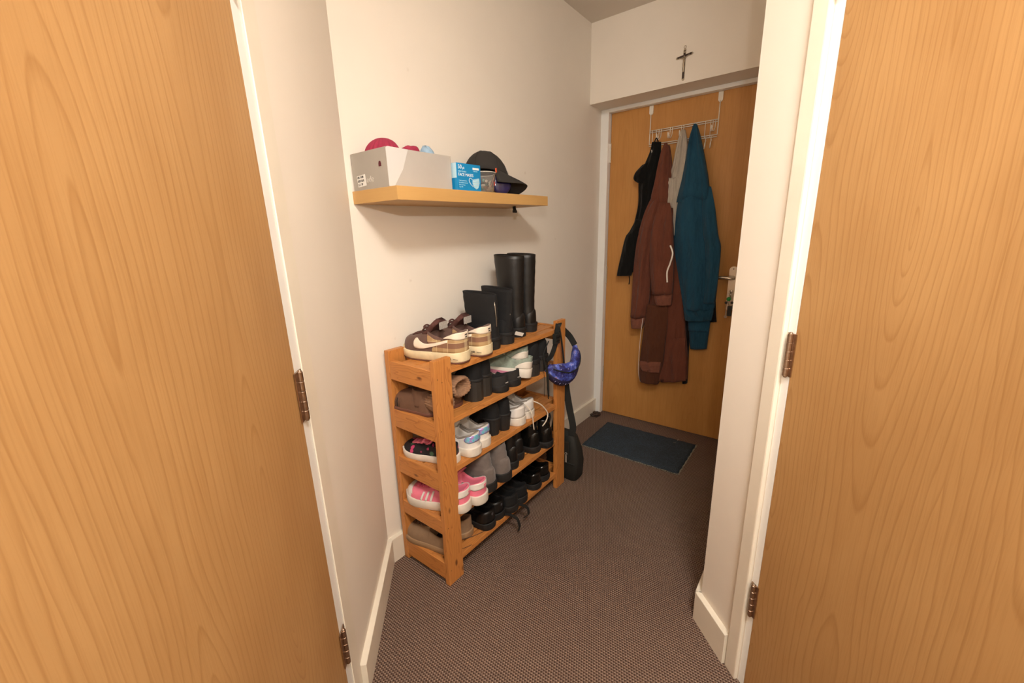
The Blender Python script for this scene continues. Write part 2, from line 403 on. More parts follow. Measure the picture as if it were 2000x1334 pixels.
# ------------------------------------------------------------------ shoes
def smooth(a, b, t): 
    k = min(1, max(0, (t-a)/(b-a))); return k*k*(3-2*k)
class Shoe:
    """a shoe lofted along its length: local +x = toe, origin under the back of the heel"""
    def __init__(s, name, label, cat, L=.27, W=.1, sole=(.03, .024), C=(.085, .065, .085), tb=.5, Hin=.085, Htoe=.055,
                 lift=0., flip=1, group=None, toe_r=.18, heel_w=.68, square=.72, spring=.012, boot=None, lean=.12, th=.007):
        s.L, s.W, s.sole, s.C, s.tb, s.Hin, s.Htoe, s.lift, s.flip = L, W, sole, C, tb, Hin, Htoe, lift, flip
        s.toe_r, s.heel_w, s.sq, s.spring, s.boot, s.leanv, s.th = toe_r, heel_w, square, spring, boot, lean, th
        s.root = prop(empty(name), label, cat, group)
    def w(s, t):
        b = np.interp(t, [0, .15, .3, .45, .6, .73, .85, 1], [s.heel_w, .74, .73, .77, .92, 1, .96, .84])
        if t < .1: b *= math.sqrt(max(0, 1-((.1-t)/.1)**2))*.998+.002
        if t > 1-s.toe_r: b *= math.sqrt(max(0, 1-((t-1+s.toe_r)/s.toe_r)**2))*.998+.002
        return b*s.W/2
    def cy(s, t): return s.flip*(.010*math.sin(PI*min(1, t*1.05)) - .012*t*t)
    def lf(s, t): return s.lift*(1-smooth(.22, .66, t))
    def zb(s, t): return s.lf(t) + (s.spring*((t-.72)/.28)**2 if t > .72 else 0)
    def zs(s, t): return s.zb(t) + np.interp(t, [0, .5, 1], [s.sole[0], (s.sole[0]+s.sole[1])/2, s.sole[1]])
    def top(s, t):
        z = np.interp(t, [s.tb, s.tb+.12, .8, .92, 1], [s.Hin, (s.Hin*.62+s.Htoe*.38), s.Htoe, s.Htoe*.93, s.Htoe*.8])+s.lf(t)*.85
        zs = s.zs(t)
        if t > .9: z = zs+(z-zs)*(math.sqrt(max(0, 1-((t-.9)/.1)**2))*.96+.04)
        return z
    def collar(s, t): return np.interp(t, [0, .06, s.tb*.55, s.tb*.85, s.tb], [s.C[0], s.C[0]*.99, s.C[1], (s.C[1]+s.C[2])/2, s.C[2]])+s.lf(t)
    def open(s, t): return (not s.boot) and .035 < t < s.tb
    def hgt(s, t):
        if s.boot: return np.interp(t, [0, .1, s.tb, 1], [s.Hin*.9, s.Hin, s.Hin, 0])+s.lf(t) if t < s.tb else s.top(t)
        return s.collar(t) if t < s.tb else s.top(t)
    def side(s, t, z, sg):
        zs, h, w = s.zs(t), s.hgt(t), s.w(t)
        f = min(1, max(0, (z-zs)/max(1e-4, h-zs)))
        if t < s.tb: y = w*(1-s.leanv*f*f)
        else: y = w*max(0., 1-f**(2/s.sq))**(s.sq/2)
        return Vector((t*s.L, s.cy(t)+sg*y, z))
    def out(s, t, z, sg, off):
        p = s.side(t, z, sg); e = .004
        t2 = min(.995, t+.02); a = s.side(t2, z, sg)-p
        b = s.side(t, min(z+e, s.hgt(t)-.0005), sg)-p
        if b.length < 1e-5: b = Vector((0, 0, 1))
        n = a.cross(b)
        if n.length < 1e-9: n = Vector((-1, 0, 0)) if t < .03 else Vector((0, sg, 0))
        n.normalize()
        if t < .1:
            n = Vector((p.x-.1*s.L, (p.y-s.cy(t))*(1 if t > .02 else 1), 0)); n = n.normalized() if n.length > 1e-6 else Vector((-1, 0, 0))
            return p+n*off
        c = Vector((s.L*.4, s.cy(t), 0)) if t < .12 else Vector((t*s.L, s.cy(t), 0))
        if n.dot(Vector((p.x-c.x, p.y-c.y, 0))) < 0: n = -n
        return p+n*off
    def stations(s):
        a = list(.5*(1-np.cos(np.linspace(0, PI, 30))))
        return sorted(set([round(float(x), 4) for x in a]+[.034, .0365, s.tb-.002, s.tb+.006]))
    def upper(s, mat, name='upper', label=None):
        ts = s.stations(); rings = []; ko, ki = 7, 5
        for t in ts:
            zs, w, c = s.zs(t)-.002, s.w(t), s.cy(t); x = t*s.L
            if s.open(t):
                C = s.collar(t); half = []
                for k in range(ko):
                    f = k/(ko-1); half.append((w*(1-s.leanv*f*f), zs+f*(C-zs)))
                yt = half[-1][0]; th = min(s.th, yt*.7)
                half.append((yt-th*.45, C+.0022))
                for k in range(ki):
                    f = k/(ki-1); half.append(((yt-th)*(1-.1*f), C-f*(C-zs-.010)))
                half.append((0, zs+.010))
                ring = [(x, c-y, z) for y, z in half]+[(x, c+y, z) for y, z in half[-2::-1]]
            else:
                h = s.hgt(t); M = 2*(ko+1+ki)+1; ring = []
                for k in range(M):
                    a = PI*k/(M-1); cs, sn = math.cos(a), math.sin(a)
                    if t < s.tb and not s.boot:
                        kk = min(k, M-1-k); f = min(1, kk/(ko-1)); y = w*(1-s.leanv*f*f)
                        if kk > ko-1: y *= 1-(kk-ko+1)/((M-1)/2-ko+1)
                        z = zs+f*(h-zs)+(.0022 if kk > ko-1 else 0)
                        if k < M/2: y = -y
                    else: y = -math.copysign(abs(cs)**s.sq, cs)*w; z = zs+(h-zs)*abs(sn)**s.sq
                    ring.append((x, c+y, z))
            rings.append(ring)
        V, Fc = loft(rings, cap=False, closed=False)
        m = MB().add(V, Fc)
        if s.boot:
            b = s.boot; R = []; n = 26
            zl = list(np.linspace(b['z0'], b['top'], b.get('n', 16)))
            for k, z in enumerate(zl):
                f = k/(len(zl)-1)
                rx = np.interp(f, [0, .3, 1], [b['r0'][0], b['rm'][0], b['r1'][0]]); ry = np.interp(f, [0, .3, 1], [b['r0'][1], b['rm'][1], b['r1'][1]])
                sl = b.get('slouch', 0)*math.sin(k*2.1+b.get('ph', 0)); rx += sl; ry += sl
                xo = b['x']+b.get('tilt', 0)*f+b.get('sway', 0)*math.sin(PI*f)
                R.append([(xo+rx*math.cos(2*PI*j/n), s.cy(.25)*.5+ry*math.sin(2*PI*j/n), z+b.get('wave', 0)*math.cos(2*PI*j/n)*f) for j in range(n)])
            xo, z = b['x']+b.get('tilt', 0), b['top']
            for q, dz in ((.93, .002), (.86, -.004), (.82, -.06), (.78, -.16)):
                R.append([(xo+(rx*q)*math.cos(2*PI*j/n), s.cy(.25)*.5+(ry*q)*math.sin(2*PI*j/n), max(b['z0']+.02, z+dz)+b.get('wave', 0)*math.cos(2*PI*j/n)) for j in range(n)])
            V, Fc = loft(R); m.add(V, Fc)
        return m.build(name, mat, s.root, True, label=label)
    def sole_part(s, mat, name='sole', lip=.004, grow=1.05, z0=0., z1=1., label=None):
        """slab under the upper; z0..z1 = slice of its thickness"""
        rings = []
        for t in s.stations():
            w = s.w(t)*grow+.0015; x = -.006+t*(s.L+.012); a, b = s.zb(t), s.zs(t)+lip
            lo, hi = a+(b-a)*z0, a+(b-a)*z1
            c = s.cy(t)
            rings.append([(x, c-w*.93, lo), (x, c-w, lo+.003), (x, c-w, hi-.002), (x, c-w*.97, hi), (x, c+w*.97, hi), (x, c+w, hi-.002), (x, c+w, lo+.003), (x, c+w*.93, lo)])
        V, Fc = loft(rings); return mk(name, V, Fc, mat, s.root, True, label=label)
    def heel(s, mat, t1=.26, taper=.9, name='heel'):
        rings = []
        for t in np.linspace(0, t1, 12):
            w = s.w(t)*1.03+.001; x = -.005+t*(s.L+.012); z = s.zb(t)+.004; c = s.cy(t)
            xb = t1*s.L*.45+(x-t1*s.L*.45)*taper
            rings.append([(xb, c-w*taper, 0), (x, c-w, z), (x, c+w, z), (xb, c+w*taper, 0)])
        V, Fc = loft(rings); return mk(name, V, Fc, mat, s.root, False)
    def insole(s, mat):
        V = []; Fc = []; ts = np.linspace(.04, s.tb+.03, 14)
        for t in ts:
            w = max(.001, s.w(t)*(1-s.leanv)-s.th-.002); V += [(t*s.L, s.cy(t)-w, s.zs(t)+.0105), (t*s.L, s.cy(t)+w, s.zs(t)+.0105)]
        n = len(V); V += [(x, y, z-.003) for x, y, z in V]
        for i in range(13):
            a = 2*i; Fc += [(a, a+1, a+3, a+2), (a+n, a+2+n, a+3+n, a+1+n), (a, a+2, a+2+n, a+n), (a+1, a+1+n, a+3+n, a+3)]
        Fc += [(0, n, n+1, 1), (n-2, n-1, 2*n-1, 2*n-2)]
        return mk('insole', V, Fc, mat, s.root)
    def tongue(s, mat, up=.03, back=.05, wd=.026, thick=.006, name='tongue'):
        t0 = s.tb+.1; pts = [(t0*s.L, s.top(t0)-.004), ((s.tb+.02)*s.L, s.top(s.tb)-.002), ((s.tb-back*.4)*s.L, s.Hin+s.lf(s.tb)+up*.5), ((s.tb-back)*s.L, s.Hin+s.lf(s.tb)+up)]
        pts = crom([(p[0], 0, p[1]) for p in pts], 5); rings = []
        for i, p in enumerate(pts):
            f = i/(len(pts)-1); w_ = wd*(.8+.35*f); c = s.cy(s.tb)
            if f > .92: w_ *= .8
            rings.append([(p[0]-thick/2, c-w_, p[2]-thick*.6), (p[0]-thick/2, c-w_*.5, p[2]-thick*.2), (p[0]-thick/2, c+w_*.5, p[2]-thick*.2), (p[0]-thick/2, c+w_, p[2]-thick*.6), (p[0]+thick*.5, c+w_, p[2]), (p[0]+thick*.5, c+w_*.5, p[2]+thick*.6), (p[0]+thick*.5, c-w_*.5, p[2]+thick*.6), (p[0]+thick*.5, c-w_, p[2])])
        V, Fc = loft(rings); return mk(name, V, Fc, mat, s.root, True)
    def laces(s, mat, n=5, r=.0028, t0=None, t1=.74, bow=True, half=.4):
        m = MB(); t0 = t0 or s.tb+.015
        for k in range(n):
            t = t0+(t1-t0)*k/(n-1); t2 = t+(t1-t0)/(n-1)*.6; h = half*s.w(t)
            for sg in (-1, 1):
                pa = Vector((t*s.L, s.cy(t)-sg*h, s.top(t)*.985+.001)); pb = Vector((t2*s.L, s.cy(t2)+sg*h, s.top(min(.9, t2))*.985+.001))
                pm = (pa+pb)/2; pm.z += .004
                m.add(*tube_vf(crom([pa, pm, pb], 3), r, 6, 1.5))
        if bow:
            b = Vector((t0*s.L, s.cy(t0), s.top(t0)+.004))
            for sg in (-1, 1):
                m.add(*tube_vf(crom([b, b+Vector((.01, sg*.018, .016)), b+Vector((.012, sg*.034, .010)), b+Vector((.004, sg*.020, .002)), b], 4), r, 6))
                m.add(*tube_vf(crom([b, b+Vector((.018, sg*.014, .006)), b+Vector((.03, sg*.022, -.006))], 4), r, 6))
        return m.build('laces', mat, s.root, True)
    def patch(s, rows, mat, name, sides=(-1, 1), off=.0012, nz=5, wrap=False, label=None):
        """rows of (t, z low, z high) laid on the side; wrap joins both sides round the heel"""
        R = crom([(a, b, c) for a, b, c in rows], 4)
        def grid(seq):
            V = []; Fc = []
            for t, lo, hi, sg in seq:
                for k in range(nz+1): V.append(s.out(max(.001, t), lo+(hi-lo)*k/nz, sg, off))
            n = nz+1
            for i in range(len(seq)-1):
                for k in range(nz): a = i*n+k; Fc.append((a, a+1, a+n+1, a+n))
            return V, Fc
        m = MB()
        if wrap: m.add(*grid([(t, lo, hi, -1) for t, lo, hi in R[::-1]]+[(t, lo, hi, 1) for t, lo, hi in R]))
        else:
            for sg in sides:
                o = MB().add(*grid([(t, lo, hi, sg) for t, lo, hi in R])).build(name, mat, s.root, True, label=label)
                so = o.modifiers.new('thick', 'SOLIDIFY'); so.thickness = .0012; so.offset = 0
            return o
        o = m.build(name, mat, s.root, True, label=label)
        so = o.modifiers.new('thick', 'SOLIDIFY'); so.thickness = .0012; so.offset = 0
        return o
    def quad(s, q, mat, name, sides=(-1, 1), off=.0012, n=6, label=None):
        for sg in sides:
            m = MB(); V = []; Fc = []
            for i in range(n+1):
                for j in range(n+1):
                    u, v = i/n, j/n
                    t = (1-u)*(1-v)*q[0][0]+u*(1-v)*q[1][0]+u*v*q[2][0]+(1-u)*v*q[3][0]
                    z = (1-u)*(1-v)*q[0][1]+u*(1-v)*q[1][1]+u*v*q[2][1]+(1-u)*v*q[3][1]
                    V.append(s.out(t, z, sg, off))
            for i in range(n):
                for j in range(n): a = i*(n+1)+j; Fc.append((a, a+1, a+n+2, a+n+1))
            o = m.add(V, Fc).build(name, mat, s.root, True, label=label); so = o.modifiers.new('thick', 'SOLIDIFY'); so.thickness = .0012; so.offset = 0
        return o
    def toe_cap(s, mat, t0=.8):
        rings = []
        for t in np.concatenate([np.linspace(t0, .95, 8), np.linspace(.96, .999, 8)]):
            zs, w, c, h = s.zs(t)-.001, s.w(t)*1.02+.0016, s.cy(t), s.top(t)+.0016; x = t*s.L+.0015; ring = []
            for k in range(21):
                a = PI*k/20; cs, sn = math.cos(a), math.sin(a)
                ring.append((x-.012*(abs(cs)**3 if t < t0+.02 else 0), c-math.copysign(abs(cs)**s.sq, cs)*w, zs+(h-zs)*abs(sn)**s.sq))
            rings.append(ring)
        V, Fc = loft(rings, cap=False, closed=False); return mk('toe_cap', V, Fc, mat, s.root, True)
    def put(s, x, y, z, ang=0., pitch=0., roll=0.):
        """ang: turn of the toe from pointing straight at the wall (-x); + swings it towards +y... in radians"""
        s.root.rotation_mode = 'XYZ'
        s.root.rotation_euler = (roll, pitch, PI+ang); s.root.location = (x, y, z); return s

# materials for the shoes
m_blk = plain('black_leather', '131110', .42, bump=.12, bscale=120)
m_blkm = plain('black_nubuck', '0b0a0b', .85, bump=.15, bscale=400)
m_rub = plain('black_rubber', '1a1817', .7)
m_gloss = plain('black_shiny_leather', '100f0d', .22, bump=.05, bscale=60)
m_cream = plain('cream_rubber', 'e2cfa8', .55, var=.10, vscale=30)
m_gumb = plain('brown_outsole', '6b4334', .6)
m_brn = plain('brown_nubuck', '64493f', .9, var=.12, vscale=40, sheen=.1)
m_brnlace = plain('dark_brown_lace', '4f2c25', .8)
m_brnlin = plain('brown_lining', '53302a', .85)
m_offw = plain('off_white_leather', 'ead9c4', .5, var=.04, vscale=40)
m_tag = plain('grey_size_tag', 'a9a29a', .8, var=.2, vscale=160)
m_ink = plain('dark_print', '2a1f1a', .8)
m_white = plain('white_leather', 'e3dcd4', .5, var=.05, vscale=25)
m_wsole = plain('white_rubber', 'ded4c6', .55, var=.06, vscale=25)
m_glin = plain('grey_lining', '8b8177', .9)
m_pink = plain('pink_leather', 'ee7d94', .5, var=.05, vscale=25)
m_pinkl = plain('pink_lining', 'dc5c7a', .85)
m_grey = plain('grey_suede', '6d625c', .92, var=.14, vscale=35, sheen=.2)
m_shp = plain('brown_sheepskin_suede', '6b4c38', .92, var=.15, vscale=30)
m_fur = plain('tan_ribbed_knit', '8f6b50', .95, bump=.4, bscale=160, var=.2, vscale=90)
m_beige = plain('beige_suede', '8f7358', .9, var=.12, vscale=30)
m_beigs = plain('tan_rubber', '9a7b5a', .7)
m_mint = plain('grey_mint_mesh', '8f9a8c', .85, bump=.5, bscale=500, var=.2, vscale=60)
m_pnks = plain('pink_foam', 'c87890', .7)
m_gold = plain('brass_eyelet', 'b59a60', .35, 1.0)
def plaid():
    t = NT('tan_plaid'); X, Y, Z = t.xyz(t.coord())
    a = t.math('FRACT', t.math('MULTIPLY', t.math('ADD', X, .004), 22)); b = t.math('FRACT', t.math('ADD', t.math('MULTIPLY', Z, 26), .1))
    ma = t.ramp(a, [(0, (.0,)*3), (.45, (0,)*3), (.46, (1,)*3), (1, (1,)*3)], 'CONSTANT'); mb = t.ramp(b, [(0, (0,)*3), (.5, (0,)*3), (.52, (1,)*3)], 'CONSTANT')
    la = t.ramp(a, [(0, (1,)*3), (.05, (0,)*3)], 'CONSTANT'); lb = t.ramp(b, [(0, (1,)*3), (.06, (0,)*3)], 'CONSTANT')
    c = t.mix(t.math('MULTIPLY', ma, .55), lin('b39468'), lin('9a7650')); c = t.mix(t.math('MULTIPLY', mb, .8), c, lin('7a5040'))
    c = t.mix(t.math('MULTIPLY', t.math('MAXIMUM', la, lb), .45), c, lin('d9c49a'))
    t.l(c, t.b.inputs['Base Color']); t.b.inputs['Roughness'].default_value = .85; return t.m
m_plaid = plaid()
def floral():
    t = NT('black_floral_canvas'); v = t.n('ShaderNodeTexVoronoi', Scale=42.0); t.l(t.coord(), v.inputs['Vector'])
    pet = t.ramp(v.outputs['Distance'], [(.16, (1,)*3), (.30, (1,)*3), (.42, (0,)*3)])
    sel = t.xyz(v.outputs['Color'])
    hue = t.ramp(sel[0], [(0, lin('c8406e')), (.45, lin('e07898')), (.5, lin('4c6a50')), (.62, lin('1a1718')), (1, lin('1a1718'))], 'CONSTANT')
    c = t.mix(pet, lin('1c191b'), hue); core = t.ramp(v.outputs['Distance'], [(.06, (1,)*3), (.12, (0,)*3)])
    c = t.mix(t.math('MULTIPLY', core, .6), c, lin('d8c070'))
    t.l(c, t.b.inputs['Base Color']); t.b.inputs['Roughness'].default_value = .85; return t.m
m_flor = floral()
def holo():
    t = NT('iridescent_foil'); f = t.noise(t.coord(), 60, 2)
    t.l(t.ramp(f, [(.3, lin('35b7d8')), (.5, lin('8fd0e6')), (.62, lin('b48ad8')), (.75, lin('e0a0c8'))]), t.b.inputs['Base Color'])
    t.b.inputs['Roughness'].default_value = .25; t.b.inputs['Metallic'].default_value = .3; return t.m
m_holo = holo()

# --- top tier: brown court sneakers
def brown_sneaker(label):
    s = Shoe('sneaker', label, 'shoe', L=.272, W=.108, sole=(.034, .026), C=(.110, .084, .106), tb=.47, Hin=.108, Htoe=.083, group='brown sneakers on the top tier', heel_w=.74, spring=.008)
    s.sole_part(m_cream, 'midsole', .006, 1.06, .14, 1.0); s.sole_part(m_gumb, 'outsole', .006, 1.05, 0, .15)
    s.upper(m_brn); s.insole(m_glin)
    s.patch([(.002, .037, .088), (.10, .037, .087), (.22, .037, .081), (.34, .037, .070), (.40, .037, .046)], m_plaid, 'quarter_panel', wrap=True, off=.0018)
    s.patch([(.27, .066, .0805), (.36, .062, .082), (.44, .062, .094), (.465, .070, .100)], m_plaid, 'collar_panel')
    s.patch([(.68, .060, .068), (.665, .049, .076), (.63, .046, .080), (.575, .0455, .071), (.50, .048, .064), (.40, .055, .067), (.28, .064, .074), (.16, .075, .084)], m_offw, 'side_stripe', off=.0036, label='off-white swoosh-shaped leather stripe')
    s.patch([(.002, .084, .110), (.05, .085, .109), (.10, .088, .104), (.16, .0885, .0975), (.22, .087, .090)], m_offw, 'heel_tab', wrap=True, off=.0034)
    s.tongue(m_brnlin, .034, .12, .034, .014); s.laces(m_brnlace, 6, .0032, t1=.76)
    # size tag on the tongue, marks on heel and midsole
    box('size_tag', (.088, -.022, .112), (.0925, .022, .138), m_tag, s.root, .001)
    text('heel_mark', 'NIKE', .007, m_ink, s.root, (-.0046, .0085, .0975), (0, -1, 0), (-.1, 0, 1)); text('heel_mark', 'AIR', .007, m_ink, s.root, (-.0046, .006, .0895), (0, -1, 0), (-.1, 0, 1))
    for sg in (1, -1):
        p = s.W/2*.79+.0025
        text('sole_mark', 'AIR', .0095, m_ink, s.root, (.045 if sg > 0 else .024, sg*p+s.cy(.15)+sg*.0006, .016), (-sg, .0, 0), (0, 0, 1), squash=1.2)
        for dx in (.000, .050): box('sole_line', (dx, sg*p+s.cy(.2)-.0008, .0195), (dx+.02, sg*p+s.cy(.2)+.0008, .0207), m_ink, s.root)
    return s
T1, T2, T3, T4, T5 = TOP
brown_sneaker('brown low sneaker with plaid heel panel on the rack top, beside the end post').put(.281, -1.425, T1, .17)
brown_sneaker('brown low sneaker with plaid heel panel on the rack top, beside the black suede boots').put(.290, -1.313, T1, .14)
# black suede mid boots
def suede_boot(label, ph, top, tilt):
    s = Shoe('ankle_boot', label, 'boot', L=.25, W=.095, sole=(.012, .012), tb=.30, Hin=.085, Htoe=.06, boot=dict(z0=.038, top=top, r0=(.066, .037), rm=(.074, .034), r1=(.082, .029), x=.068, tilt=tilt, slouch=.0010, ph=ph, n=16, wave=.004), group='black suede boots on the top tier', lift=.035)
    s.upper(m_blkm); s.sole_part(m_rub, 'sole', .001, 1.02); s.heel(m_rub, .27, .95)
    tube('zip', crom([(.004, .0, .06), (-.004, .01, .12), (.0, .012, top-.03)], 4), .0016, M_steel, s.root, 6)
    return s
suede_boot('black suede mid-calf boot with a slouched shaft, next to the brown sneakers', .3, .215, .01).put(.268, -1.235, T1, .05)
suede_boot('black suede mid-calf boot with a slouched shaft, next to the tall leather boots', 1.9, .222, .0).put(.262, -1.140, T1, -.03)
def tall_boot(label):
    s = Shoe('tall_boot', label, 'boot', L=.25, W=.09, sole=(.010, .010), tb=.30, Hin=.08, Htoe=.055, lift=.028, boot=dict(z0=.034, top=.345, r0=(.056, .036), rm=(.054, .038), r1=(.070, .046), x=.057, tilt=.010, slouch=.0006, n=22, wave=.003), group='tall leather boots on the top tier')
    s.upper(m_blk); s.sole_part(m_rub, 'sole', .002, 1.03); s.heel(m_rub, .26, .96)
    tube('ankle_seam', [(.100*1+.002*math.cos(a)+.045*(math.cos(a)-1), .039*math.sin(a), .075+.008*math.cos(a)) for a in np.linspace(0, 2*PI, 25)], .0016, m_blk, s.root, 6)
    tube('back_seam', [(.015, 0, .08), (.012, 0, .2), (.008, 0, .33)], .002, m_blk, s.root, 6)
    return s
tall_boot('tall black leather riding boot on the rack top, beside the black suede boots').put(.232, -1.010, T1, .12)
tb2 = tall_boot('tall black leather riding boot on the rack top, beside the pouch post').put(.218, -.905, T1, .08)
prop(box('paper_tag', (-.018, -.0006, -.009), (.018, .0006, .009), plain('white_paper', 'e6e2da', .7), None), 'small white paper tag tucked by the tall leather boots', 'tag')
_t = bpy.data.objects['paper_tag']; _t.location = (.262, -1.088, T1+.030); _t.rotation_euler = (.5, .3, .9)

# --- second tier
def slouch_boot(label, hz, hy):
    s = Shoe('slouch_boot', label, 'boot', L=.225, W=.104, sole=(.012, .012), tb=.34, Hin=.085, Htoe=.062, boot=dict(z0=.03, top=.088, r0=(.055, .042), rm=(.054, .042), r1=(.040, .036), x=.062, n=8), group='brown slouch boots on the second tier', spring=.004)
    s.upper(m_shp); s.sole_part(m_gumb, 'sole', .002, 1.02)
    for k in range(7):                                             # gathered toe seam
        t = .62+.045*k
        for sg in (-1, 1): tube('toe_pleat', [s.out(t, s.zs(t)+.006, sg, .001), s.out(t+.008, s.zs(t)+.024, sg, .0015), s.out(t+.012, s.zs(t)+.036, sg, .001)], .0016, m_ink if k % 2 else m_shp, s.root, 5)
    R = []; n = 84                                                 # collapsed ribbed shaft, mouth facing out
    for x, r in ((.05, .026), (.02, .034), (-.012, .040), (-.034, .043), (-.044, .042), (-.048, .037), (-.044, .030), (-.02, .024), (.02, .016), (.03, .002)):
        R.append([(x+.003*math.sin(3*a), s.cy(.2)*.5+hy+r*(1+.055*math.cos(21*a))*math.cos(a)*1.05, hz+r*(1+.055*math.cos(21*a))*math.sin(a)*.88) for a in np.linspace(0, 2*PI, n, endpoint=False)])
    mk('ribbed_shaft', *loft(R), m_fur, s.root, True); return s
slouch_boot('brown slouch boot with ribbed tan lining, standing against the end post', .050, .0).put(.212, -1.512, T2, .05)
slouch_boot('brown slouch boot with ribbed tan lining, beside the block-heeled boots', .092, .016).put(.222, -1.420, T2, .02)
def block_boot(label):
    s = Shoe('heeled_boot', label, 'boot', L=.235, W=.082, sole=(.008, .008), tb=.32, Hin=.085, Htoe=.045, lift=.078, boot=dict(z0=.084, top=.158, r0=(.052, .031), rm=(.046, .032), r1=(.045, .034), x=.052, n=10), group='black block-heeled boots')
    s.upper(m_blkm); s.sole_part(m_rub, 'sole', .002, 1.02); s.heel(plain('dark_grey_heel', '2b2723', .55), .24, .97); return s
block_boot('black block-heeled ankle boot on the second tier, beside the sheepskin boots').put(.252, -1.328, T2, .0)
block_boot('black block-heeled ankle boot on the second tier, beside the canvas slip-ons').put(.246, -1.270, T2, .0)
def slipon(label):
    s = Shoe('slip_on_shoe', label, 'shoe', L=.245, W=.096, sole=(.026, .022), C=(.066, .050, .062), tb=.44, Hin=.062, Htoe=.05, group='dark canvas shoes on the second tier')
    s.sole_part(m_rub, 'sole', .003); s.upper(plain('charcoal_canvas', '282523', .9)); s.insole(m_ink)
    box('heel_badge', (-.0075, -.008, .037), (-.0055, .008, .041), m_tag, s.root, .0004); return s
slipon('black canvas slip-on shoe with small heel badge, beside the block-heeled boots').put(.273, -1.200, T2, .02)
slipon('black canvas slip-on shoe pressed under the mint running shoes').put(.272, -1.118, T2, -.03)
def runner(label):
    s = Shoe('running_shoe', label, 'shoe', L=.255, W=.094, sole=(.036, .024), C=(.09, .07, .085), tb=.45, Hin=.085, Htoe=.055, group='mint running shoes', spring=.02)
    s.sole_part(m_wsole, 'midsole', .005, 1.07); s.upper(m_mint); s.insole(m_glin); s.tongue(m_mint, .02, .06); s.laces(m_wsole, 5, .002)
    s.patch([(.26, .006, .022), (.45, .006, .022), (.7, .010, .024)], m_pnks, 'foam_insert', off=.006)
    s.patch([(.002, .042, .070), (.08, .040, .072), (.2, .040, .060), (.28, .040, .044)], m_wsole, 'heel_counter', wrap=True, off=.002); return s
r1 = runner('grey-mint running shoe with pink foam lying across the canvas slip-ons'); r1.put(.272, -1.030, T2+.012, .62, -.16, .10)
r2 = runner('grey-mint running shoe with pink foam wedged beneath its twin'); r2.put(.252, -1.020, T2+.054, .58, -.05, .06)
def combat(label, lace_hang=False):
    s = Shoe('lace_up_boot', label, 'boot', L=.245, W=.09, sole=(.018, .016), tb=.34, Hin=.10, Htoe=.055, lift=.055, boot=dict(z0=.072, top=.165, r0=(.054, .035), rm=(.048, .036), r1=(.047, .038), x=.054, n=12), group='black chunky boots on the second tier')
    s.upper(m_blkm); s.sole_part(m_rub, 'sole', .003); s.heel(plain('dark_grey_heel', '2b2723', .55), .28, .97)
    return s
combat('black chunky-heeled boot on the second tier, beside the mint running shoes').put(.270, -.965, T2, .03)
combat('black chunky-heeled boot with trailing laces at the rack far end post').put(.262, -.885, T2, .0)
m_lace = plain('black_bootlace', '15130f', .8)
bl = prop(empty('bootlace', (.27, -.90, T2)), 'long black bootlaces trailing over the edge of the second tier', 'laces')
tube('lace', [(.006, 0, .03), (.012, .012, .006), (.018, .03, -.02), (.02, .05, -.045)], .0026, m_lace, bl, 6, sub=5)
tube('lace', [(.006, -.01, .03), (.013, -.004, .0), (.014, .0, -.06), (.014, .002, -.12)], .0042, m_lace, bl, 6, sub=5)
tube('lace', [(.004, -.03, .02), (.012, -.03, -.01), (.012, -.03, -.11)], .0012, m_lace, bl, 6, sub=4)

# --- third tier
def floral_shoe(label):
    s = Shoe('canvas_shoe', label, 'shoe', L=.235, W=.092, sole=(.026, .022), C=(.066, .052, .068), tb=.42, Hin=.068, Htoe=.05)
    s.sole_part(m_wsole, 'sole', .003); s.upper(m_flor); s.insole(m_ink); s.tongue(m_pink, .012, .04, .022); s.laces(m_pink, 5, .0045, t1=.72); return s
floral_shoe('black canvas shoe with pink flowers and pink laces on the third tier').put(.257, -1.472, T3, .27)
def white_sneaker(label, tab, group, lin_=None):
    s = Shoe('white_sneaker', label, 'shoe', L=.248, W=.096, sole=(.030, .024), C=(.084, .064, .084), tb=.46, Hin=.086, Htoe=.064, group=group, heel_w=.72)
    s.sole_part(m_wsole, 'sole', .004, 1.06); s.upper(m_white); s.insole(m_glin); s.tongue(m_white, .026, .07, .026, .008); s.laces(m_wsole, 5, .0028, bow=False)
    pts = [s.side(t, s.collar(t), -1)+Vector((0, .003, .001)) for t in np.linspace(.42, .05, 14)]+[s.side(t, s.collar(t), 1)+Vector((0, -.003, .001)) for t in np.linspace(.05, .42, 14)]
    tube('collar_lining', pts, .0042, m_glin, s.root, 8)
    if tab: s.patch([(.002, .058, .0835), (.05, .056, .083), (.10, .060, .078), (.13, .064, .070)], m_holo, 'heel_tab', wrap=True, off=.0022, label='iridescent blue heel tab')
    else: s.patch([(.002, .036, .0835), (.06, .036, .082), (.11, .036, .074), (.16, .036, .06)], m_white, 'heel_tab', wrap=True, off=.0022)
    s.patch([(.24, .034, .058), (.34, .034, .056), (.42, .034, .062)], m_white, 'side_panel', off=.0015)
    return s
white_sneaker('white sneaker with iridescent blue heel tab, beside the floral canvas shoe', True, 'iridescent-tab sneakers').put(.284, -1.392, T3, .06)
white_sneaker('white sneaker with iridescent blue heel tab, beside the black stiletto boots', True, 'iridescent-tab sneakers').put(.270, -1.322, T3, .03)
def stiletto(label):
    s = Shoe('heeled_boot', label, 'boot', L=.225, W=.078, sole=(.006, .006), tb=.32, Hin=.08, Htoe=.042, lift=.068, boot=dict(z0=.072, top=.155, r0=(.048, .029), rm=(.042, .031), r1=(.041, .033), x=.048, n=10), group='slim-heeled black boots')
    s.upper(m_blkm); s.sole_part(m_rub, 'sole', .002, 1.02); s.heel(m_rub, .20, .72); return s
stiletto('black slim-heeled boot on the third tier, beside the iridescent-tab sneakers').put(.246, -1.225, T3, .0)
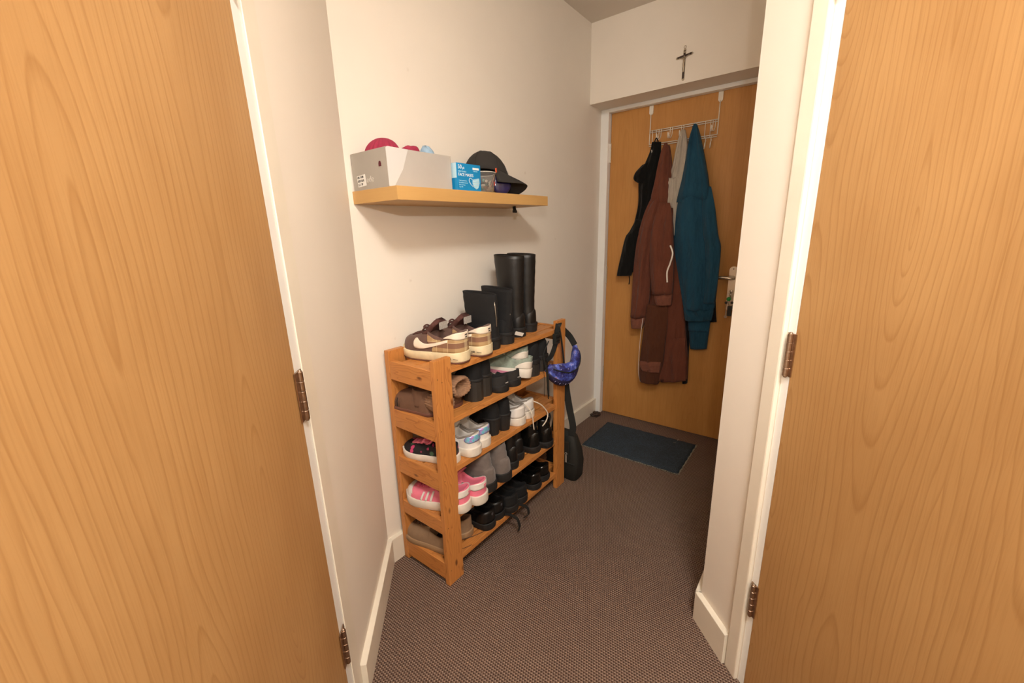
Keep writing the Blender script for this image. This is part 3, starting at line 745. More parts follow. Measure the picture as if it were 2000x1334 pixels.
stiletto('black slim-heeled boot on the third tier, beside the plain white trainers').put(.255, -1.165, T3, -.02)
ws1 = white_sneaker('plain white trainer with a loose lace, beside the black slim-heeled boots', False, 'plain white trainers').put(.272, -1.085, T3, .06)
ws2 = white_sneaker('plain white trainer with a loose lace, with bare slats beside it', False, 'plain white trainers').put(.262, -1.005, T3, .04)
wl = prop(empty('shoelace', (.27, -1.05, T3)), 'loose off-white shoelaces hanging over the third tier edge', 'laces')
m_wl = plain('off_white_lace', 'd9cbb8', .8)
tube('lace', [(-.03, -.01, .078), (.0, .0, .070), (.018, .010, .035), (.020, .016, -.01), (.020, .022, -.045)], .0026, m_wl, wl, 6, sub=5)
tube('lace', [(-.03, .045, .082), (-.002, .080, .060), (.006, .105, .04), (.012, .135, .005), (.016, .142, -.02), (.020, .120, -.042), (.020, .09, -.055)], .0030, m_wl, wl, 6, sub=5)

# --- fourth tier
def pink_sneaker(label):
    s = Shoe('pink_sneaker', label, 'shoe', L=.262, W=.098, sole=(.032, .028), C=(.090, .068, .086), tb=.45, Hin=.088, Htoe=.068, group='pink sneakers on the fourth tier', heel_w=.74, spring=.006)
    s.sole_part(m_wsole, 'sole', .006, 1.06); s.upper(m_pink); s.insole(m_glin); s.tongue(m_pink, .028, .08, .028, .008); s.laces(m_pinkl, 5, .0034, bow=False)
    s.toe_cap(m_white, .85)
    for k in range(3):
        a = .47+.075*k
        s.quad([(a+.03, .036), (a+.062, .036), (a+.015, .075-.004*k), (a-.015, .075-.004*k)], m_white, 'stripe')
    s.patch([(.002, .064, .091), (.05, .063, .0905), (.10, .062, .086), (.18, .064, .077), (.26, .066, .071)], m_white, 'heel_tab', wrap=True, off=.0022)
    box('heel_mark', (-.0042, -.007, .076), (-.0026, .007, .079), m_pink, s.root, .0004); box('heel_mark', (-.0038, -.006, .070), (-.0024, .006, .0725), m_pink, s.root, .0004)
    return s
pink_sneaker('pink sneaker with three white stripes, beside the end post').put(.292, -1.462, T4, .34)
pink_sneaker('pink sneaker with three white stripes, beside the grey suede boots').put(.312, -1.396, T4, .14)
def grey_boot(label, ph):
    s = Shoe('suede_boot', label, 'boot', L=.255, W=.10, sole=(.034, .030), tb=.36, Hin=.105, Htoe=.065, boot=dict(z0=.036, top=.158, r0=(.060, .041), rm=(.056, .040), r1=(.050, .039), x=.060, slouch=.0013, ph=ph, n=15, tilt=.012), group='grey suede boots on the fourth tier', spring=.008)
    s.upper(m_grey); s.sole_part(m_rub, 'sole', .003, 1.06); return s
grey_boot('grey suede ankle boot with thick black sole, beside the pink sneakers', .4).put(.292, -1.318, T4, .05)
grey_boot('grey suede ankle boot with thick black sole, beside the studded black boots', 2.2).put(.296, -1.225, T4, .03)
def stud_boot(label):
    s = Shoe('lace_up_boot', label, 'boot', L=.24, W=.086, sole=(.020, .018), tb=.34, Hin=.10, Htoe=.055, boot=dict(z0=.034, top=.155, r0=(.055, .034), rm=(.048, .035), r1=(.046, .036), x=.055, n=12), group='studded black boots', lift=.012)
    s.upper(m_blk); s.sole_part(m_rub, 'sole', .003); s.heel(m_rub, .28, 1.0)
    for k in range(5):
        V, Fc = lathe([(.0036, 0), (.0030, .0016), (.0012, .0022)], 8)
        o = mk('stud', V, Fc, m_gold, s.root, True); o.rotation_euler = (PI/2, 0, 0); o.location = (.045+.004*(k % 2), -.034-.002*(k % 2), .055+.02*k)
        o = mk('stud', V, Fc, m_gold, s.root, True); o.rotation_euler = (0, -PI/2, 0); o.location = (.014, .012*(k % 2)-.006, .055+.02*k)
    return s
stud_boot('black lace-up boot with small metal studs, beside the grey suede boots').put(.268, -1.135, T4, .03)
stud_boot('black lace-up boot with small metal studs, beside the glossy black ankle boots').put(.245, -1.062, T4, .0)
def gloss_boot(label):
    s = Shoe('ankle_boot', label, 'boot', L=.25, W=.094, sole=(.020, .018), tb=.36, Hin=.10, Htoe=.056, boot=dict(z0=.030, top=.140, r0=(.058, .037), rm=(.052, .037), r1=(.046, .035), x=.058, n=12), group='glossy ankle boots on the fourth tier', lift=.006)
    s.upper(m_gloss); s.sole_part(m_rub, 'sole', .004, 1.08); s.heel(m_rub, .28, 1.0)
    tube('zip', [(.030, -.0385, .05), (.030, -.038, .09), (.032, -.036, .13)], .0022, m_gold, s.root, 6)
    ribbon('pull_tab', [(.012, 0, .12), (.006, 0, .150), (.012, 0, .168), (.018, 0, .150)], .014, .0015, m_lace, s.root, (0, 1, 0)); return s
gloss_boot('glossy black zipped ankle boot, beside the studded black boots').put(.268, -.962, T4, .0)
gloss_boot('glossy black zipped ankle boot, tight against the far post').put(.290, -.884, T4, .05)

# --- bottom tier
def beige_shoe(label):
    s = Shoe('suede_shoe', label, 'shoe', L=.262, W=.098, sole=(.022, .02), C=(.08, .062, .08), tb=.40, Hin=.09, Htoe=.066, group='beige shoes on the bottom tier')
    s.sole_part(m_beigs, 'sole', .004); s.upper(m_beige); s.insole(m_ink); s.tongue(m_beige, .02, .06); s.laces(plain('brown_lace', '5c4030', .8), 5, .0026); return s
beige_shoe('beige suede lace-up shoe on the bottom tier, beside the end post').put(.255, -1.500, T5, .14)
beige_shoe('beige suede lace-up shoe on the bottom tier, beside the black school shoes').put(.235, -1.410, T5, .06)
sl = prop(empty('shoelace', (.25, -1.44, T5)), 'thin brown shoelaces lying across the bottom tier slats', 'laces')
tube('lace', [(-.02, -.02, .012), (-.002, .035, .002), (.012, .075, .0015), (.026, .12, .0015)], .0014, plain('brown_lace', '5c4030', .8), sl, 6, sub=5)
tube('lace', [(-.01, -.055, .004), (.010, -.040, .0016), (.020, -.02, .0016), (.026, -.004, .0016)], .0012, plain('brown_lace', '5c4030', .8), sl, 6, sub=5)
def black_shoe(label, group, name='leather_shoe', mat=None, badge=False, L=.25, W=.096):
    s = Shoe(name, label, 'shoe', L=L, W=W, sole=(.026, .020), C=(.080, .062, .080), tb=.45, Hin=.08, Htoe=.055, group=group, heel_w=.74)
    s.sole_part(m_rub, 'sole', .004); s.upper(mat or m_blk); s.insole(m_ink); s.tongue(mat or m_blk, .02, .06); s.laces(m_lace, 5, .0026)
    s.patch([(.002, .030, .082), (.06, .030, .080), (.14, .030, .072), (.22, .030, .05)], mat or m_blk, 'heel_counter', wrap=True, off=.0018)
    if badge:
        V, Fc = lathe([(.006, 0), (.006, .001)], 14); o = mk('heel_badge', V, Fc, plain('dark_badge', '55555a', .35), s.root); o.rotation_euler = (0, -PI/2, 0); o.location = (-.001, 0, .066)
    return s
black_shoe('black leather school shoe with round heel badge, beside the beige shoes', 'black school shoes', badge=True).put(.276, -1.318, T5, .03)
black_shoe('black leather school shoe with round heel badge, beside the matt black trainers', 'black school shoes', badge=True).put(.268, -1.248, T5, .0)
black_shoe('matt black trainer on the bottom tier, beside the school shoes', 'matt black trainers', 'trainer', m_blkm).put(.288, -1.175, T5, .02)
black_shoe('matt black trainer on the bottom tier, beside the ridged-sole shoes', 'matt black trainers', 'trainer', m_blkm).put(.284, -1.100, T5, .0)
def ridged(label):
    s = black_shoe(label, 'ridged-sole black shoes', 'leather_shoe', m_gloss)
    for z in (.008, .015, .022):
        tube('sole_ridge', [(t*s.L-.006, s.cy(t)-s.w(t)*1.06-.002, z) for t in (.3, .2, .1, .05, .02, .005)]+[(t*s.L-.006, s.cy(t)+s.w(t)*1.06+.002, z) for t in (.005, .02, .05, .1, .2, .3)], .0016, m_rub, s.root, 6)
    return s
ridged('black leather shoe with a ridged heel, beside the matt trainers').put(.278, -.976, T5, .02)
ridged('black leather shoe with a ridged heel, tight against the far post').put(.272, -.895, T5, .0)
for lab, y, pts in (('flat black strap dangling off the bottom tier by the school shoes', -1.235, [(0, 0, .012), (.02, .012, .010), (.05, .02, .0), (.062, .022, -.03), (.060, .02, -.055)]),
                    ('wide black strap looped off the bottom tier by the matt trainers', -1.16, [(0, 0, .016), (.02, .018, .012), (.045, .03, .0), (.052, .028, -.03), (.03, .022, -.052)])):
    e = prop(empty('shoe_strap', (.275, y, T5)), lab, 'strap'); ribbon('webbing', pts, .014, .002, m_lace, e, (0, 1, 0))

# ------------------------------------------------------------------ over-door hook rack, keys, crucifix
m_wire = plain('white_coated_wire', 'e9e2d4', .4)
hr = prop(empty('hook_rack', (.485, .1865, 1.80)), 'white wire over-door coat rack hooked on the front door top', 'coat rack')
def hw(pts, r=.0022, name='wire', sub=0): return tube(name, [(x-.485, y-.1865, z-1.80) for x, y, z in pts], r, m_wire, hr, 8, sub=sub)
XA, XB = .300, .668
for x in (XA, XB):
    o = mk('door_clip', *extrude([(x-.4965, .168), (x-.4735, .168), (x-.4735, .128), (x-.479, .120), (x-.491, .120), (x-.4965, .128)], -.004), m_wire, hr); o.location.y = -.0005
    hw([(x, .1795, 1.925), (x, .178, 1.76)], .0026, 'upright')
for z in (1.832, 1.822): hw([(XA, .176, z), (XB, .176, z+.003)], .0024, 'rail')
for z in (1.760, 1.750): hw([(XA, .176, z), (XB, .176, z)], .0024, 'rail')
for x in (.318, .340, .605, .632): hw([(x, .1735, 1.832), (x, .1735, 1.752)], .0018, 'spacer')
HK = [.362, .425, .487, .555, .650]
for x in HK:
    for dx in (-.006, .006): hw([(x+dx, .1725, 1.834), (x+dx, .170, 1.792)], .0018, 'hook_stem')
    hw([(x-.006, .170, 1.794), (x-.005, .150, 1.776), (x-.003, .128, 1.776), (x, .118, 1.800), (x+.003, .128, 1.776), (x+.005, .150, 1.776), (x+.006, .170, 1.794)], .0020, 'hook', 4)
for x in (.612, .640):
    hw([(x, .1725, 1.754), (x+.002, .165, 1.715), (x+.006, .135, 1.690), (x+.011, .118, 1.712), (x+.013, .130, 1.728), (x+.004, .165, 1.735)], .0020, 'lower_hook', 4)
for x in (.33, .40):
    hw([(x, .1725, 1.754), (x, .165, 1.715), (x+.004, .140, 1.700), (x+.006, .125, 1.720)], .0020, 'lower_hook', 4)
# keys in the lock
kr = prop(empty('key_bunch', (.8185, .1635, .913)), 'bunch of keys with green fob hanging from the front door lock', 'keys')
m_key = plain('nickel_key', 'a79d8e', .3, 1.0); m_green = plain('green_plastic', '1f9a45', .35); m_fob = plain('black_key_fob', '1a1a19', .45)
kb = MB().box((-.0012, -.003, -.006), (.0012, .018, .006)); V, Fc = lathe([(.012, -.0012), (.0125, 0), (.012, .0012)], 18)
kb.add([(z, y-.012, x) for x, y, z in V], Fc); kb.build('door_key', m_key, kr)
tube('key_ring', [(.002, -.014+.006*math.cos(a), -.022+.014*math.sin(a)) for a in np.linspace(0, 2*PI, 25)], .0011, m_key, kr, 6)
V, Fc = lathe([(.0, -.004), (.010, -.0035), (.0115, 0), (.010, .0035), (0, .004)], 20); o = mk('green_fob', V, Fc, m_green, kr, True); o.rotation_euler = (PI/2, 0, .25); o.location = (-.004, -.020, -.026)
box('white_key_head', (-.013, -.019, -.002), (.008, -.016, .003), plain('white_plastic', 'e6e2dc', .4), kr, .001).rotation_euler = (0, .25, 0)
tube('chain', [(.0, -.016, -.036), (-.003, -.018, -.052), (.002, -.018, -.066)], .0018, m_key, kr, 6, sub=3)
tube('chain', [(-.008, -.016, -.036), (-.013, -.016, -.055), (-.015, -.016, -.085), (-.012, -.016, -.105)], .0016, m_key, kr, 6, sub=3)
box('car_key_fob', (-.006, -.024, -.122), (.016, -.012, -.066), m_fob, kr, .003)
box('loose_key', (-.016, -.017, -.128), (-.008, -.0145, -.092), m_key, kr, .0008)
V, Fc = lathe([(.0085, -.001), (.0085, .001)], 16); o = mk('loose_key', V, Fc, m_key, kr); o.rotation_euler = (PI/2, 0, 0); o.location = (-.012, -.0158, -.128)
box('loose_key', (.010, -.014, -.078), (.020, -.0115, -.05), plain('brass_key', 'b6923c', .3, 1.0), kr, .0008).rotation_euler = (0, -.5, 0)
for x_, z_ in ((-.016, -.048), (.014, -.046)):
    V, Fc = lathe([(.0075, -.001), (.0075, .001)], 16); o = mk('key_head', V, Fc, m_fob, kr); o.rotation_euler = (PI/2, 0, 0); o.location = (x_, -.018, z_)
# crucifix
cr = prop(empty('crucifix', (.523, 0, 2.083)), 'small dark wood and silver crucifix on the wall above the front door', 'crucifix')
m_cw = plain('dark_cross_wood', '33201a', .5); m_cs = plain('pale_silver', 'b9ab96', .35, .8)
def plate(poly, d, y, name, mat):
    V, Fc = extrude(poly, -d); o = mk(name, V, Fc, mat, cr); o.location.y = y; return o
plate([(-.006, -.075), (.006, -.075), (.006, .060), (-.006, .060)], .004, -.0005, 'upright_edge', m_cs)
plate([(-.037, .022), (.037, .030), (.037, .041), (-.037, .033)], .004, -.0008, 'crossbar_edge', m_cs)
plate([(-.0045, -.070), (.0045, -.070), (.0045, .054), (-.0045, .054)], .003, -.0034, 'upright_inlay', m_cw)
plate([(-.034, .0238), (.034, .0312), (.034, .0395), (-.034, .0315)], .003, -.0036, 'crossbar_inlay', m_cw)
for x, z in ((-.0365, .0275), (.0365, .0355), (0, -.074), (0, .060)):
    V, Fc = lathe([(.0052, 0), (.005, .003), (.003, .0045)], 10); o = mk('end_cap', V, Fc, m_cs, cr, True); o.rotation_euler = (PI/2, 0, 0); o.location = (x, -.001, z)
tube('hanging_ring', [(.0055*math.cos(a), -.003, .071+.0065*math.sin(a)) for a in np.linspace(0, 2*PI, 19)], .0011, m_cs, cr, 6)
cp = MB()                                                          # corpus: one relief figure
cp.add(*tube_vf(crom([(0, -.009, .020), (.001, -.0095, .008), (-.001, -.010, -.008), (.001, -.010, -.024), (0, -.0085, -.042)], 4), [.0032]*4+[.0042]*4+[.0038]*4+[.003]*4+[.0022], 8))
for sg in (-1, 1): cp.add(*tube_vf([(0, -.009, .018), (sg*.013, -.009, .023+sg*.002), (sg*.028, -.008, .030+sg*.003)], [.0022, .0017, .0012], 6))
V, Fc = lathe([(.0005, -.0045), (.003, -.0025), (.0036, 0), (.003, .003), (.0005, .0045)], 10); cp.add([(x+.001, y-.0105, z+.026) for x, y, z in V], Fc)
cp.build('figure', m_cs, cr, True)
plate([(-.005, .044), (.005, .044), (.005, .050), (-.005, .050)], .0015, -.0064, 'title_plate', m_cs)

# ------------------------------------------------------------------ clothes on the door
def drape(name, rows, yb, depth, mat, parent, org, folds=(), nu=34, sub=5, flare=.0, hem=0., seed=0, front=0., st=.55, en=1.):
    """hanging cloth: rows of (x left, z left, x right, z right) from top to bottom; folds = (count, amplitude, phase, drift)"""
    R = crom([tuple(r) for r in rows], sub); rings = []; n = len(R)
    for i, (xl, zl, xr, zr) in enumerate(R):
        f = i/(n-1); ring = []
        dep = depth*(st+(1-st)*smooth(0, .28, f))*(1+flare*f)*(en+(1-en)*(1-smooth(.8, 1, f)))
        for k in range(nu+1):
            u = k/nu; e = max(0., math.sin(PI*u))
            y = dep*e**.45
            for (c, a, ph, dr) in folds:
                y += a*e**.5*min(1, f*3+.25)*math.sin(2*PI*(c*u+dr*f+ph)+1.1*math.sin(5*f+ph))
            y += .0015*e*math.sin(23*f+9*u+seed)
            ring.append((xl+(xr-xl)*u-org[0], yb-max(.0015, y)-front*f-org[1], zl+(zr-zl)*u-org[2]+hem*math.sin(2*PI*u*2+seed)*f*f))
        back = [(xl+(xr-xl)*(1-k/8)-org[0], yb-front*f-org[1], zl+(zr-zl)*(1-k/8)-org[2]) for k in range(1, 8)]
        rings.append(ring+back)
    V, Fc = loft(rings); return mk(name, V, Fc, mat, parent, True)
def cloth(name, c, var=.06):
    t = NT(name); o = t.coord(); X, Y, Z = t.xyz(o); c = lin(c)
    wr = t.noise(t.comb(t.math('MULTIPLY', X, 16), t.math('MULTIPLY', Y, 8), t.math('MULTIPLY', Z, 5.5)), 1.0, 3, .55)
    f = t.noise(o, 14, 4, .6)
    t.l(t.ramp(f, [(.3, tuple(x*(1-var) for x in c)), (.7, tuple(x*(1+var) for x in c))]), t.b.inputs['Base Color'])
    t.b.inputs['Roughness'].default_value = .95; t.b.inputs['Specular IOR Level'].default_value = .2; t.b.inputs['Sheen Weight'].default_value = .08
    t.bump(t.math('ADD', wr, t.math('MULTIPLY', t.noise(o, 700, 2), .02)), .85, .035); return t.m
m_teal = cloth('teal_sweatshirt', '21495f'); m_tealr = cloth('teal_rib', '1e4357')
m_bro = cloth('brown_sweatshirt', '6a3c2c'); m_brod = cloth('brown_sweatshirt_inside', '54301f'); m_bror = cloth('brown_rib', '7a4a39')
m_blc = cloth('black_jacket_cloth', '0f0e0c'); m_gry = cloth('light_grey_jersey', 'b3a797', .08)
m_nav = cloth('black_underlayer', '0e0c10')
def garment(name, label, x, z, cat): 
    e = prop(empty(name, (x, .118, z)), label, cat); return e, (x, .118, z)
# black jacket
e, og = garment('black_jacket', 'black jacket hung on the hook by the door hinges', .362, 1.776, 'jacket')
drape('body', [(.326, 1.766, .380, 1.760), (.318, 1.718, .383, 1.709), (.291, 1.652, .388, 1.641), (.262, 1.587, .378, 1.573), (.258, 1.542, .371, 1.531), (.263, 1.424, .357, 1.418), (.240, 1.305, .343, 1.301), (.215, 1.20, .33, 1.2), (.200, 1.10, .32, 1.10), (.215, 1.02, .315, 1.02)], .150, .030, m_blc, e, og, [(2.5, .004, .1, .3)])
drape('hood', [(.275, 1.64, .330, 1.66), (.246, 1.612, .325, 1.62), (.232, 1.585, .32, 1.57), (.238, 1.565, .31, 1.545), (.262, 1.548, .30, 1.54)], .135, .032, m_blc, e, og, [(1.5, .004, .3, .2)])
drape('sleeve', [(.262, 1.34, .330, 1.33), (.225, 1.27, .318, 1.26), (.198, 1.229, .309, 1.227), (.175, 1.118, .282, 1.119), (.160, 1.04, .262, 1.04), (.153, .994, .249, .998)], .128, .036, m_blc, e, og, [(2, .003, .2, .6)])
tube('hanging_loop', [(.352-og[0], .118-og[1], 1.757-og[2]), (.362-og[0], .116-og[1], 1.778-og[2]), (.374-og[0], .118-og[1], 1.757-og[2])], .003, m_blc, e, 6, sub=4)
tube('cord', [(.246-og[0], .1-og[1], .998-og[2]), (.250-og[0], .1-og[1], .97-og[2]), (.247-og[0], .1-og[1], .945-og[2])], .0035, m_blc, e, 6, sub=3)
# light grey top
e, og = garment('grey_top', 'light grey crumpled top hung between the brown and teal hoodies', .487, 1.776, 'top')
drape('body', [(.487, 1.806, .512, 1.801), (.470, 1.736, .530, 1.726), (.455, 1.632, .540, 1.621), (.438, 1.552, .545, 1.542), (.446, 1.468, .532, 1.462), (.465, 1.354, .520, 1.352), (.478, 1.239, .517, 1.238)], .145, .026, m_gry, e, og, [(2, .006, .15, .4), (5, .0022, .4, 1.3)])
drape('pocket', [(.440, 1.556, .478, 1.556), (.437, 1.52, .482, 1.515), (.443, 1.46, .486, 1.45), (.452, 1.40, .486, 1.39)], .118, .012, m_gry, e, og, [(2.5, .003, .5, 1.0)])
tube('seam', [(.441-og[0], .112-og[1], 1.558-og[2]), (.462-og[0], .108-og[1], 1.552-og[2]), (.486-og[0], .110-og[1], 1.556-og[2])], .0016, m_gry, e, 6, sub=3)
# dark layer beneath
e, og = garment('black_trousers', 'black garment hanging underneath the brown and teal hoodies', .555, 1.776, 'garment')
drape('body', [(.535, 1.776, .575, 1.772), (.53, 1.6, .62, 1.59), (.52, 1.3, .66, 1.3), (.53, 1.0, .72, 1.0), (.544, .817, .735, .83), (.565, .70, .70, .74)], .176, .018, m_nav, e, og, [(3, .003, 0, .2)])
drape('leg', [(.54, .84, .615, .84), (.555, .70, .617, .70), (.572, .564, .620, .571), (.590, .42, .626, .43), (.598, .335, .628, .341)], .172, .022, m_nav, e, og, [(1.5, .003, 0, .2)])
drape('flap', [(.690, .99, .730, .99), (.690, .90, .742, .90), (.690, .80, .754, .80), (.692, .742, .762, .748)], .160, .016, m_nav, e, og, [(1.5, .003, .2, .2)])
# brown zip hoodie
e, og = garment('brown_hoodie', 'brown zip hoodie with white drawstring hung on the coat rack', .425, 1.776, 'hoodie')
drape('body', [(.409, 1.735, .431, 1.735), (.384, 1.665, .447, 1.657), (.367, 1.557, .462, 1.548), (.346, 1.446, .478, 1.437), (.335, 1.331, .502, 1.324), (.342, 1.212, .524, 1.21), (.356, .999, .552, 1.006), (.358, .809, .580, .827), (.347, .61, .606, .644), (.341, .473, .625, .519), (.345, .40, .630, .45), (.352, .330, .632, .375)], .150, .046, m_bro, e, og, [(1.5, .014, .42, .35), (4, .005, .1, .5)])
drape('inner_facing', [(.372, .83, .500, .84), (.362, .70, .505, .71), (.352, .56, .500, .58), (.346, .45, .495, .46), (.350, .345, .480, .350), (.36, .318, .47, .325)], .094, .022, m_brod, e, og, [(2, .004, .3, .2)])
drape('hem_band', [(.350, .462, .485, .478), (.352, .44, .485, .455), (.360, .418, .482, .425), (.372, .40, .480, .408)], .078, .014, m_bror, e, og, [(2, .003, .1, .1)])
drape('lower_front', [(.500, .62, .606, .64), (.498, .50, .622, .52), (.49, .40, .630, .43), (.48, .335, .632, .372)], .118, .020, m_bro, e, og, [(2, .006, .1, .1)], st=.1)
drape('hood', [(.412, 1.742, .428, 1.742), (.396, 1.70, .440, 1.70), (.380, 1.62, .446, 1.61), (.366, 1.53, .450, 1.52), (.352, 1.46, .452, 1.44), (.36, 1.41, .44, 1.39)], .112, .022, m_bro, e, og, [(1.5, .008, .1, .3)], en=.1)
drape('sleeve', [(.372, 1.499, .431, 1.495), (.335, 1.417, .425, 1.412), (.306, 1.332, .416, 1.327), (.281, 1.213, .402, 1.212), (.269, 1.06, .383, 1.062), (.265, .868, .382, .876), (.263, .735, .370, .745)], .115, .042, m_bro, e, og, [(1.5, .007, .2, .4), (3.5, .003, .6, 1.2)], st=.1)
drape('cuff', [(.266, .735, .364, .745), (.268, .70, .358, .708), (.274, .665, .346, .672)], .112, .034, m_bror, e, og, [(6, .0012, 0, 0)])
drape('sleeve', [(.402, 1.43, .470, 1.42), (.380, 1.33, .494, 1.325), (.367, 1.203, .509, 1.202), (.372, 1.09, .518, 1.09), (.383, 1.002, .522, 1.008), (.398, .895, .524, .902)], .095, .040, m_bro, e, og, [(1.5, .007, .7, .3), (3.5, .003, .1, 1.6)], st=.1)
drape('cuff', [(.410, .897, .523, .903), (.418, .865, .522, .870), (.430, .830, .521, .837)], .092, .034, m_bror, e, og, [(6, .0012, 0, 0)])
tube('zip', [(.352-og[0], .090-og[1], .74-og[2]), (.342-og[0], .092-og[1], .62-og[2]), (.338-og[0], .094-og[1], .48-og[2]), (.340-og[0], .095-og[1], .38-og[2]), (.352-og[0], .105-og[1], .315-og[2])], .0018, plain('white_zip_tape', 'd8cfc2', .6), e, 6, sub=4)
ribbon('drawstring', [(.500-og[0], .055-og[1], 1.185-og[2]), (.518-og[0], .049-og[1], 1.140-og[2]), (.508-og[0], .049-og[1], 1.085-og[2]), (.494-og[0], .049-og[1], 1.035-og[2]), (.499-og[0], .049-og[1], .975-og[2])], .008, .003, plain('white_cord', 'e4dccf', .8), e, (1, 0, 0))
# teal hoodie
e, og = garment('teal_hoodie', 'teal blue sweatshirt hung by its hood on the coat rack', .565, 1.80, 'hoodie')
drape('body', [(.545, 1.60, .632, 1.60), (.527, 1.541, .656, 1.528), (.509, 1.448, .677, 1.436), (.498, 1.408, .690, 1.396), (.486, 1.296, .717, 1.289), (.494, 1.182, .745, 1.181), (.517, 1.065, .752, 1.071), (.546, .948, .752, .959), (.570, .850, .750, .862), (.580, .812, .748, .825)], .135, .050, m_teal, e, og, [(1.3, .014, .55, .30), (3.3, .004, .2, .6)])
drape('hood', [(.563, 1.815, .580, 1.812), (.548, 1.766, .600, 1.758), (.538, 1.696, .622, 1.685), (.530, 1.619, .643, 1.607), (.520, 1.541, .662, 1.528), (.505, 1.460, .676, 1.448), (.500, 1.422, .682, 1.410)], .112, .040, m_teal, e, og, [(1.4, .012, .80, .25), (3, .005, .3, .5)], en=.25)
drape('hem_band', [(.578, .822, .748, .835), (.585, .785, .747, .798), (.596, .745, .741, .760)], .128, .042, m_tealr, e, og, [(2.2, .008, .85, 0)])
drape('sleeve', [(.640, 1.50, .680, 1.49), (.645, 1.38, .712, 1.37), (.660, 1.25, .738, 1.24), (.676, 1.18, .757, 1.175), (.690, 1.06, .760, 1.06), (.696, .95, .758, .955), (.695, .86, .753, .865)], .100, .028, m_teal, e, og, [(1.5, .004, .3, .4)], st=.05)
drape('sleeve', [(.585, .95, .735, .95), (.596, .82, .732, .83), (.606, .735, .731, .749), (.613, .68, .729, .69)], .150, .030, m_teal, e, og, [(1.5, .003, .3, .2)])
drape('cuff', [(.616, .69, .730, .70), (.621, .643, .728, .657), (.632, .571, .726, .585)], .148, .028, m_tealr, e, og, [(7, .0010, 0, 0)])
tube('hanging_loop', [(.556-og[0], .112-og[1], 1.804-og[2]), (.557-og[0], .119-og[1], 1.808-og[2]), (.566-og[0], .112-og[1], 1.804-og[2])], .0025, m_teal, e, 6, sub=4)

# ------------------------------------------------------------------ wall shelf and what stands on it
m_beech = cathedral('beech_shelf_foil', 'cda265', 'b58446', axis='y', across='z', freq=12, strips=.5, seed=2.2, contrast=.12, fine=.15, rough=.42)
SY0, SY1, SD = -1.617, -.812, .227
SL = .0135/.805                                                    # the shelf climbs a little towards the door
sz = lambda y: 1.4095+(y-SY0)*SL
sh = box('wall_shelf', (.0005, SY0, 1.3705), (SD, SY1, 1.4095), m_beech, None, .001)
sh.data.transform(Matrix.Translation((0, -SY0, -1.39))); sh.location = (0, SY0, 1.39); sh.rotation_euler = (math.atan(SL), 0, 0)
prop(sh, 'thick beech floating shelf on the wall above the shoe rack', 'shelf')
# grey shoe box, lid off
m_card = plain('grey_card', 'a9a196', .6, var=.04, vscale=12); m_cardl = plain('glossy_grey_card', 'b7b0a8', .35, var=.05, vscale=8)
m_cardin = plain('brown_card_inside', '9c8468', .9)
bx0, bx1, by0, by1 = .006, .187, -1.612, -1.352; bz = sz(-1.5)+.0002; bh = .110
ob = prop(empty('shoe_box', ((bx0+bx1)/2, (by0+by1)/2, bz), (math.atan(SL), 0, 0)), 'open grey cardboard shoe box with a woolly hat in it', 'box')
hx, hy = (bx1-bx0)/2, (by1-by0)/2; th_ = .0025
box('base', (-hx, -hy, 0), (hx, hy, th_), m_card, ob)
box('end_panel', (-hx, -hy, th_), (hx, -hy+th_, bh), m_card, ob); box('end_panel', (-hx, hy-th_, th_), (hx, hy, bh), m_card, ob)
box('side_panel', (hx-th_, -hy+th_, th_), (hx, hy-th_, bh), m_cardl, ob); box('side_panel', (-hx, -hy+th_, th_), (-hx+th_, hy-th_, bh), m_card, ob)
V, Fc = extrude([(-hy-.001, .002), (-hy+.018, .002), (-hy+.055, .052), (-hy+.080, bh), (-hy+.005, bh+.001), (-hy-.001, bh-.004)], .0012, 'x')
o = mk('torn_paper_flap', V, Fc, plain('pale_silver_paper', 'd3d0cc', .3), ob); o.location.x = hx+.0004  # pale slanted sheet on the front side, lighter than the card
# peg hole, sticker and lettering on the end panel (faces -y)
V, Fc = extrude([(.050, .060), (.062, .060), (.062, .068), (.0595, .0735), (.056, .075), (.0525, .0735), (.050, .068)], -.0008); o = mk('finger_hole', V, Fc, plain('maroon_hole', '5a2028', .9), ob); o.location.y = -hy
V, Fc = extrude([(-.066, .010), (-.022, .013), (-.024, .046), (-.068, .043)], -.0006); o = mk('size_sticker', V, Fc, plain('white_sticker', 'e8e4dc', .6), ob); o.location.y = -hy
for k, tx in enumerate(('UK  EUR', 'SIZE BLK', '5.5  39')): text('sticker_text', tx, .0088, m_ink, ob, (-.065+.0008*k, -hy-.0009, .035-.0105*k), (1, 0, .05), (-.02, 0, 1))
text('box_lettering', 'ede', .026, plain('pale_emboss', 'cfc8bd', .5), ob, (-.019, -hy-.0006, .020), (1, 0, .03), (0, 0, 1))
